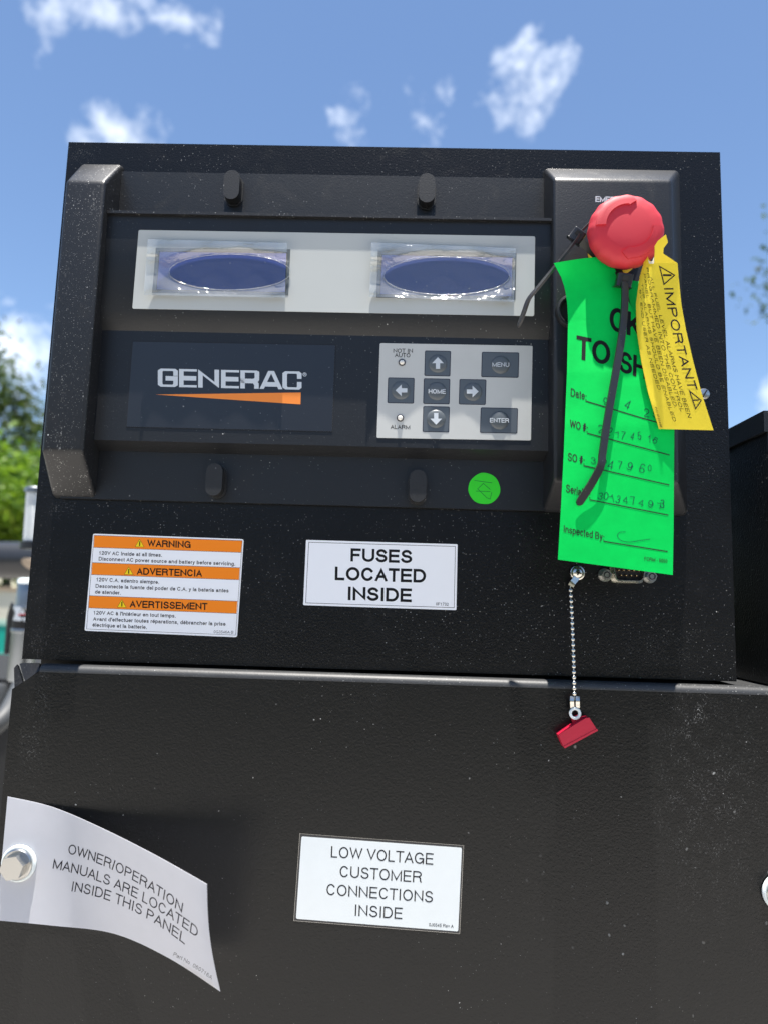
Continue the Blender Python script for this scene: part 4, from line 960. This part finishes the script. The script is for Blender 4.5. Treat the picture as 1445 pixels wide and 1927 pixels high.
for row, cnt in ((1.42, 5), (-1.42, 4)):
    for i in range(cnt):
        bm = B(); x = c.x + (i - (cnt - 1) / 2) * 2.77; lathe(bm, (x, -2.0, c.z + row), (0, -1, 0), [(.5, 0), (.5, 2.6), (.3, 3.1), (0, 3.2)], 10); mk('pin', bm, M['brass_pin'], cn)
for px, py in ((1139.5, 1082), (1224, 1085)):
    p = at(px, py, 3); bm = B(); f = [(p.x + 2.9 * math.cos(rad(60 * t + 10)), p.z + 2.9 * math.sin(rad(60 * t + 10))) for t in range(6)]
    prism(bm, [(x, -5, z) for x, z in f], [(x, -.8, z) for x, z in f]); o = mk('jack_screw', bm, M['zinc'], cn, bev=(.35, 2, 50))
    bm = B(); lathe(bm, (p.x, -4.7, p.z), (0, -1, 0), [(1.9, 0), (1.9, .5), (1.3, .7), (1.2, .2), (0, .2)], 20); mk('thread_hole', bm, M['dark'], o)
    bm = B(); lathe(bm, (p.x, 0, p.z), (0, -1, 0), [(3.7, 0), (3.7, .9), (2.6, .9)], 24); mk('lock_washer', bm, M['zinc'], o)

# ---------------------------------------------------------------- bead chain with red dust cap
ch = thing('bead_chain', 'short silver bead chain screwed to the box with a red cap hanging from it', 'chain', at(1087, 1078, 0))
p = at(1086.5, 1078, 2); bm = B(); lathe(bm, (p.x, -.8, p.z), (0, -1, 0), [(4.0, 0), (4.0, .7), (3.7, .9), (2.9, .9)], 32); mk('eyelet', bm, M['nickel'], ch)
bm = B(); lathe(bm, (p.x, -1.4, p.z), (0, -1, 0), [(2.8, 0), (2.75, .8), (2.1, 1.5), (1.0, 1.8), (0, 1.85)], 28); o = mk('screw', bm, M['nickel'], ch)
for a in (20, 110):
    bm = B(); box(bm, p.x - 1.5, p.x + 1.5, -3.5, -2.6, p.z - .33, p.z + .33); bmesh.ops.rotate(bm, verts=bm.verts, cent=(p.x, 0, p.z), matrix=Matrix.Rotation(rad(a), 3, 'Y')); mk('cross_slot', bm, M['dark'], o)
bm = B(); strap(bm, smooth_path([at(1086, 1084, 1.6), at(1081, 1091, 2.6), at(1077, 1096, 3.6), at(1073, 1103, 3.6)], 5), [3.4] * 16, .5, normal=(0, -1, -.25)); mk('clasp', bm, M['nickel'], ch, bev=(.15, 1))
bp_ = []
for i in range(20):
    t = i / 19; px = 1072.7 + 6.9 * t + 1.0 * math.sin(t * 3); py = 1111 + 194.5 * t; bp_.append(at(px, py, 3.2 + 10.5 * t ** .8))
me0 = None
for q in bp_:
    if me0 is None:
        bm = B(); lathe(bm, q, (0, 0, 1), [(0, -1.22)] + [(1.22 * math.cos(rad(a)), 1.22 * math.sin(rad(a))) for a in range(-70, 71, 20)] + [(0, 1.22)], 14); o0 = mk('bead', bm, M['nickel'], ch, smooth=180); me0 = o0; q0 = q
    else:
        o = me0.copy(); COL.objects.link(o); o.parent = ch; o.location = (q - q0) * .001
bm = B(); tube(bm, [at(1073, 1100, 3.3)] + bp_ + [at(1080.5, 1318, 14)], .38, 6); mk('link_wire', bm, M['nickel'], ch)
HC = 14.0
for s in (-1, 1):
    bm = B(); strap(bm, smooth_path([at(1080.5 + s * 5.2, 1311, HC), at(1080.5 + s * 5.4, 1320, HC + 1.2), at(1080.8 + s * 5.2, 1330, HC - .2), at(1081 + s * 5, 1337, HC)], 5), 2.1, .7); mk('crimp_leg', bm, M['nickel'], ch, bev=(.2, 1))
p = at(1081, 1342.5, HC); bm = B(); n = 36; R_ = []
prof = [(3.15, .0), (3.15, .6), (2.6, .9), (2.0, .8), (1.75, .4), (1.75, -.6), (3.0, -.6), (3.15, 0)]
rings = [[bm.verts.new((p.x + r * math.cos(2 * math.pi * i / n), p.y - d, p.z + r * math.sin(2 * math.pi * i / n))) for i in range(n)] for r, d in prof[:-1]]
for a in range(len(rings)):
    b = (a + 1) % len(rings)
    for i in range(n): bm.faces.new((rings[a][i], rings[a][(i + 1) % n], rings[b][(i + 1) % n], rings[b][i]))
mk('ring', bm, M['nylon'], ch, smooth=50)
dc = thing('dust_cap', 'small red plastic connector cap hanging from the bead chain over the door', 'cap', at(1085, 1375, HC))
HT = HC - 1.2
bm = B(); q = quad([(1073, 1349), (1090, 1345), (1100, 1353), (1078, 1364)], HT); slab(bm, q, HT - .8, HT + .3); mk('tab', bm, M['cap_red'], dc, bev=(.3, 2))
fr = [at(x, y, HC + 2.6) for x, y in ((1060, 1384), (1104.5, 1352), (1112, 1354), (1122, 1375), (1063, 1405), (1059, 1404), (1049, 1388))]
fr = [at(x, y, HC + 2.6) for x, y in ((1050, 1383), (1058, 1377.5), (1101, 1351.5), (1108, 1350.5), (1123, 1373.5), (1062, 1406.5), (1060, 1406))]
bk = [v + Vector((0, 8.5, 0)) for v in fr]
bm = B(); prism(bm, fr, bk); mk('cap_body', bm, M['cap_red'], dc, bev=(1.1, 4))
fl_ = [at(x, y, HC + 2.9) for x, y in ((1060.5, 1404.5), (1122.6, 1371.5), (1124.5, 1375), (1062, 1408.3))]
bm = B(); prism(bm, fl_, [v + Vector((0, 9, 0)) for v in fl_]); mk('cap_rim', bm, M['cap_red'], dc, bev=(.3, 2))

# ---------------------------------------------------------------- engine enclosure to the right
XW = CAM.x + 205.0
en = thing('engine_enclosure', 'black steel engine enclosure with a raised roof edge beside the control box', 'enclosure', (XW + 200, 250, ZL))
zt_ = at(1408, 791, 401.3 - 205 * FPX / (1408 - 747) ).z
bm = B(); box(bm, XW, XW + 420, -7, 640, ZL + .6, zt_ - 8); mk('side_panel', bm, M['box'], en, bev=(1.5, 2))
bm = B(); xprofile(bm, [(8.6, zt_ - 12), (8.6, zt_), (-642, zt_), (-642, zt_ - 12)], XW - 2.2, XW + 424); mk('roof', bm, M['plastic'], en, bev=(2.2, 3))
yy, zz_ = 401.3 - 205 * FPX / (1470 - 747), 0
pc = at(1440, 915, 401.3 - 205 * FPX / (1440 - 747)); cy0 = -(401.3 - 205 * FPX / (1447 - 747)) 
out_ = []
for t in range(28):
    a = 2 * math.pi * t / 28; c_, s_ = math.cos(a), math.sin(a)
    out_.append((cy0 + 15.5 * math.copysign(abs(c_) ** .7, c_), pc.z + 19.5 * math.copysign(abs(s_) ** .8, s_)))
bm = B(); prism(bm, [(XW - 1.6, y, z) for y, z in out_], [(XW + .5, y, z) for y, z in out_]); mk('oblong_boss', bm, M['box'], en, bev=(.8, 2, 50))

# ---------------------------------------------------------------- machinery seen past the left edge
M['clear'] = mat('ribbed_clear_plastic', (.62, .66, .67), .22, mottle=(.1, 90))
M['drum'] = mat('satin_black_drum', (.022, .024, .028), .36, mottle=(.2, 9))
M['cream'] = mat('cream_paint', (.62, .58, .47), .5, mottle=(.05, 6)); M['teal'] = mat('teal_paint', (.0, .36, .27), .45, mottle=(.06, 6)); M['mint'] = mat('pale_mint_paint', (.42, .62, .52), .5)
M['pale'] = mat('pale_blue_paint', (.45, .53, .55), .5); M['greyhose'] = mat('grey_rubber_hose', (.06, .063, .066), .55, mottle=(.1, 40)); M['rust'] = mat('weathered_bracket', (.34, .26, .18), .7, mottle=(.4, 70))
def bgp(px, py, Y): return at(px, py, -Y)
Y1 = 420.0
k = (401.3 + Y1) / FPX      # mm per photo pixel there
sg = thing('sight_glass', 'clear ribbed sight tube with a silver cap left of the control box', 'sight tube', bgp(66, 1060, Y1))
b0, b1 = bgp(60, 1024, Y1), bgp(67, 917, Y1); ax = (b1 - b0).normalized(); Ln = (b1 - b0).length
bm = B(); lathe(bm, b0, ax, [(17 * k, -10 * k), (21 * k, -8 * k), (21 * k, 4 * k), (16 * k, 5 * k)], 28); mk('base_nut', bm, M['drum'], sg)
pr = [(15 * k, 4 * k)]
for i in range(30): d = 8 * k + i * (Ln - 20 * k) / 30; pr += [(15.6 * k, d), (14.6 * k, d + 1.4 * k)]
bm = B(); lathe(bm, b0, ax, pr + [(15 * k, Ln - 9 * k)], 28); mk('ribbed_tube', bm, M['clear'], sg)
bm = B(); lathe(bm, b0, ax, [(16.5 * k, Ln - 11 * k), (18.5 * k, Ln - 10 * k), (18.5 * k, Ln - 3 * k), (15 * k, Ln), (0, Ln + .5 * k)], 28); mk('cap', bm, M['steel'], sg)
Y2 = 520.0; k = (401.3 + Y2) / FPX
jk = thing('support_jack', 'silver support jack leg with a black decal left of the control box', 'jack', bgp(36, 1300, Y2))
b0, b1 = bgp(33, 1330, Y2), bgp(58, 1090, Y2); ax = (b1 - b0).normalized(); Ln = (b1 - b0).length
bm = B(); lathe(bm, b0, ax, [(20 * k, Ln * .20), (22 * k, Ln * .22), (23 * k, Ln * .72)], 28); mk('outer_tube', bm, M['steel'], jk)
bm = B(); lathe(bm, b0, ax, [(21 * k, Ln * .7), (21 * k, Ln - 8 * k), (18 * k, Ln - 1 * k), (0, Ln)], 28); mk('inner_tube', bm, M['steel'], jk)
bm = B(); lathe(bm, b0, ax, [(21.6 * k, Ln - 9 * k), (22.4 * k, Ln - 8 * k), (21 * k, Ln - 1 * k), (16 * k, Ln + 1.5 * k), (0, Ln + 2 * k)], 28); mk('top_cap', bm, M['nylon'], jk)
bm = B(); lathe(bm, b0, ax, [(24 * k, Ln * .575), (24.6 * k, Ln * .58), (24.6 * k, Ln * .605), (24 * k, Ln * .61)], 28); mk('clamp_band', bm, M['steel'], jk); bm = B(); lathe(bm, b0, ax, [(24 * k, Ln * .755), (24.6 * k, Ln * .76), (24.6 * k, Ln * .785), (24 * k, Ln * .79)], 28); mk('clamp_band', bm, M['steel'], jk)
bm = B(); lathe(bm, b0, ax, [(23.8 * k, Ln * .61), (23.9 * k, Ln * .612), (23.9 * k, Ln * .75), (23.8 * k, Ln * .755)], 28); dcl = mk('decal', bm, M['dark'], jk)
hy = lambda px, py: -(Y2 - 25.5 * k)
print_lines('decal_lettering', [('X', (28, 1168), (37, 1169), (1.4, -27)), ('A', (37, 1158), (48, 1158), (.6, -13)), ('PE', (38, 1169), (50, 1169), (.3, -7))], M['white_print'], dcl, hy, .26)
line_print('decal_stripe', [[(35.5, 1157), (48, 1156)]], M['red'], dcl, hy, 2.2, .3)
bm = B(); tube(bm, [bgp(13, 1230, Y2 + 15), bgp(20, 1160, Y2 + 15), bgp(24, 1135, Y2 + 10)], [5 * k, 6 * k, 3 * k], 10); mk('side_handle', bm, M['drum'], jk)
dr = thing('fuel_drum', 'long dark horizontal drum behind the silver jack', 'drum', bgp(-150, 1055, 1500))
c0, c1 = bgp(-420, 1052, 1500), bgp(330, 1056, 1500); bm = B(); lathe(bm, c0, c1 - c0, [(0, 0), (44, 2), (50, 8), (50, (c1 - c0).length - 8), (44, (c1 - c0).length - 2), (0, (c1 - c0).length)], 40); mk('shell', bm, M['drum'], dr)
for t in (.3, .72):
    bm = B(); lathe(bm, c0 + (c1 - c0) * t, c1 - c0, [(50, 0), (51.5, 0), (51.5, 14), (50, 14)], 40); mk('strap', bm, M['drum'], dr)
bk_ = thing('pipe_bracket', 'small weathered tan bracket poking out behind the control box', 'bracket', bgp(54, 1062, 900))
bm = B(); q = [bgp(x, y, 900) for x, y in ((41, 1052), (48, 1050), (75, 1056), (75, 1078), (50, 1068), (42, 1060))]; prism(bm, q, [p + Vector((0, 22, 0)) for p in q]); mk('plate', bm, M['rust'], bk_, bev=(2, 2))
hs = thing('hose', 'thick grey hose curving down left of the lower cabinet', 'hose', bgp(0, 1400, 560))
bm = B(); tube(bm, smooth_path([bgp(40, 1290, 640), bgp(24, 1325, 600), bgp(8, 1350, 575), bgp(-22, 1375, 560), bgp(-80, 1398, 560), bgp(-200, 1470, 560), bgp(-380, 1640, 560)], 6), 17 * .72, 14); mk('hose_body', bm, M['greyhose'], hs, smooth=180)
# parked equipment trailer with painted side boards
Y3 = 5200.0; k = (401.3 + Y3) / FPX
tr = thing('equipment_trailer', 'cream and teal painted equipment trailer parked beyond the drum', 'trailer', Vector((bgp(-200, 1200, Y3).x, Y3, -Z0)))
xa, xb = bgp(-760, 1150, Y3).x, bgp(640, 1150, Y3).x
def band(y0, y1, m, name, d=0, dep=1500):
    z1, z0 = bgp(0, y0, Y3).z, bgp(0, y1, Y3).z; bm = B(); box(bm, xa - d, xb + d, Y3 - d, Y3 + dep, z0, z1 - .5); mk(name, bm, m, tr, bev=(6, 2))
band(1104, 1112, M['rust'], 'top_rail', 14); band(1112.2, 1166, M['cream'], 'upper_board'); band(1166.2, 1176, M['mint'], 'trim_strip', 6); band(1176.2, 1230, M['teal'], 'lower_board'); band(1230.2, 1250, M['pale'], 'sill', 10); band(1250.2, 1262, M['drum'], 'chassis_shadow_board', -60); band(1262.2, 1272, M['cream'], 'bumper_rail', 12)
for px in (-560, -380, -20, 300):
    p = bgp(px, 1300, Y3); r = 380.0; bm = B(); lathe(bm, (p.x, Y3 + 30, -Z0 + r), (0, 1, 0), [(r * .55, 0), (r * .93, 0), (r, 40), (r, 200), (r * .93, 240), (r * .5, 240)], 36); o = mk('wheel', bm, M['bracket'], tr)
    bm = B(); lathe(bm, (p.x, Y3 + 45, -Z0 + r), (0, 1, 0), [(0, -10), (r * .2, -8), (r * .5, 10), (r * .56, 0), (r * .56, 40)], 30); mk('rim', bm, M['steel'], o)
# engine parts low behind the cabinet edge
eg = thing('engine_block', 'blurred grey engine castings low behind the cabinet edge', 'engine', bgp(-60, 1500, 900))
for (x, y, r, l, m, nm) in ((-4, 1286, 20, 60, 'greyhose', 'filler_cap'), (17, 1306, 8, 40, 'drum', 'fitting'), (-40, 1275, 30, 120, 'drum', 'pump_body')):
    p = bgp(x, y, 900); bm = B(); lathe(bm, p - Vector((0, 0, l)), (0, 0, 1), [(r * .9, 0), (r, 4), (r, l - 6), (r * .85, l), (0, l + 1)], 24); mk(nm, bm, M[m], eg)
p0, p1 = bgp(-330, 1445, 900), bgp(60, 1280, 900); bm = B(); box(bm, p0.x, p1.x, 900, 1400, p0.z - 500, p1.z); mk('crankcase', bm, M['bracket'], eg, bev=(12, 3))
bm = B(); box(bm, p0.x - 40, p1.x + 500, 860, 1440, -Z0 + 300, p0.z - 500); mk('skid', bm, M['drum'], eg, bev=(8, 2))

# ---------------------------------------------------------------- trees
def leaf_mat(name, col, tint):
    m = bpy.data.materials.new(name); m.use_nodes = True; t = m.node_tree; b = t.nodes['Principled BSDF']; b.inputs['Roughness'].default_value = .5
    oi = N(t, 'ShaderNodeNewGeometry'); r = N(t, 'ShaderNodeValToRGB'); r.color_ramp.elements[0].color = (*col, 1); r.color_ramp.elements[1].color = (*tint, 1)
    lk(t, oi.outputs['Random Per Island'], r.inputs[0]); lk(t, r.outputs[0], b.inputs['Base Color'])
    tl = N(t, 'ShaderNodeBsdfTranslucent'); lk(t, r.outputs[0], tl.inputs[0]); mx = N(t, 'ShaderNodeMixShader'); mx.inputs[0].default_value = .4
    o = t.nodes['Material Output']; lk(t, b.outputs[0], mx.inputs[1]); lk(t, tl.outputs[0], mx.inputs[2]); lk(t, mx.outputs[0], o.inputs[0]); return m
M['leaf_dark'] = leaf_mat('olive_leaves', (.03, .06, .010), (.10, .145, .028)); M['leaf_lime'] = leaf_mat('lime_leaves', (.07, .16, .008), (.20, .33, .02))
M['bark'] = mat('grey_bark', (.16, .13, .10), .9, mottle=(.3, 14), grain=(60, 6))
def tree(name, label, base, height, crown_c, crown_r, nleaf, leaf, m, seed, nclump=46, group='trees beyond the machine'):
    rnd = random.Random(seed); t = thing(name, label, 'tree', base, group); base = Vector(base); cc = Vector(crown_c)
    bm = B(); top = cc - Vector((0, 0, crown_r[2] * .35))
    tube(bm, smooth_path([base, base.lerp(top, .4) + Vector((60, 20, 0)), top], 5), [height * .035 * (1 - .05 * i) for i in range(11)], 12); mk('trunk', bm, M['bark'], t)
    clumps = []
    for i in range(nclump):
        while True:
            d = Vector((rnd.uniform(-1, 1), rnd.uniform(-1, 1), rnd.uniform(-1, 1)))
            if .25 < d.length < 1: break
        d = d * (.72 + .42 * rnd.random()); clumps.append((cc + Vector((d.x * crown_r[0], d.y * crown_r[1], d.z * crown_r[2])), rnd.uniform(.16, .34)))
    bm = B()
    for p, r in clumps[::2]: tube(bm, smooth_path([top - Vector((0, 0, rnd.uniform(0, 400))), top.lerp(p, .5) + Vector((rnd.uniform(-80, 80), 0, 60)), p], 3), [28, 26, 23, 19, 15, 11, 7], 6)
    mk('limbs', bm, M['bark'], t)
    vs_, fs = [], []
    o0 = ORG[t]
    for i in range(nleaf):
        p, r = clumps[rnd.randrange(nclump)]; R_ = r * sum(crown_r) / 3 * 1.15
        d = Vector((rnd.gauss(0, .5), rnd.gauss(0, .5), rnd.gauss(0, .42))); c = p + d * R_
        nrm = Vector((rnd.gauss(0, .6), rnd.gauss(0, .6), rnd.gauss(.6, .5))).normalized(); a = Vector((rnd.uniform(-1, 1), rnd.uniform(-1, 1), rnd.uniform(-.6, .4)))
        u = (a - nrm * a.dot(nrm)).normalized(); w = nrm.cross(u); s = leaf * rnd.uniform(.65, 1.3); b = len(vs_)
        for q in (c - u * s * .5, c - u * s * .1 + w * s * .26 + nrm * s * .05, c + u * s * .55 - nrm * s * .08, c - u * s * .1 - w * s * .26 + nrm * s * .05): vs_.append(tuple((q - o0) * .001))
        fs.append((b, b + 1, b + 2, b + 3))
    me = bpy.data.meshes.new('crown'); me.from_pydata(vs_, [], fs); me.materials.append(m); o = bpy.data.objects.new('crown', me); COL.objects.link(o); o.parent = t; ORG[o] = o0; o['kind'] = 'stuff'
    return t
def tpos(px, py, Y): return bgp(px, py, Y)
c_ = tpos(-110, 850, 11000); tree('shade_tree', 'tall airy olive green tree standing furthest behind at the left', (c_.x, 11000, -Z0), 4200, c_, (2000, 1800, 1750), 15000, 110, M['leaf_dark'], 3, 90)
c_ = tpos(20, 960, 7000); tree('bush_tree', 'low bright lime green bushy tree behind the drum', (c_.x, 7000, -Z0), 2300, c_, (1500, 1100, 760), 9000, 95, M['leaf_lime'], 5, 50)
c_ = tpos(-620, 950, 8000); tree('bush_tree', 'lime green bushy tree beyond the left edge of the drum', (c_.x, 8000, -Z0), 2300, c_, (1700, 1200, 1000), 7000, 95, M['leaf_lime'], 8, 40)
c_ = tpos(1690, 470, 9000); tree('shade_tree', 'tree whose branch tips reach in at the right edge of the picture', (c_.x, 9000, -Z0), 4500, c_, (1600, 1300, 1500), 26000, 110, M['leaf_dark'], 12, 60)

# the wood across the yard behind the viewer: one far mass, seen only as the dark band the glossy steel mirrors
rnd = random.Random(21); vs_, fs = [], []
for i in range(20000):
    x = rnd.uniform(-34000, 34000); y = -15500 + rnd.uniform(-2500, 1500) - abs(x) * .06
    top = 4000 + 900 * math.sin(x / 3100.0) + 500 * math.sin(x / 1270.0 + 2); z = top * rnd.random() ** .8 + rnd.uniform(-200, 300)
    n_ = Vector((rnd.gauss(0, .5), rnd.gauss(.4, .5), rnd.gauss(.5, .5))).normalized(); u = n_.orthogonal().normalized(); w = n_.cross(u); s = rnd.uniform(220, 480); b = len(vs_); c = Vector((x, y, max(z, 60)))
    for q in (c - u * s, c + w * s * .6, c + u * s, c - w * s * .6): vs_.append(tuple(q * .001))
    fs.append((b, b + 1, b + 2, b + 3))
me = bpy.data.meshes.new('tree_line'); me.from_pydata(vs_, [], fs); me.materials.append(leaf_mat('shaded_leaves', (.012, .022, .006), (.04, .055, .015))); o = bpy.data.objects.new('tree_line', me); COL.objects.link(o)  # leaf colours lowered: the wood's shaded side is put into them
tag(o, 'dark wood across the yard mirrored in the steel', 'wood', kind='stuff')
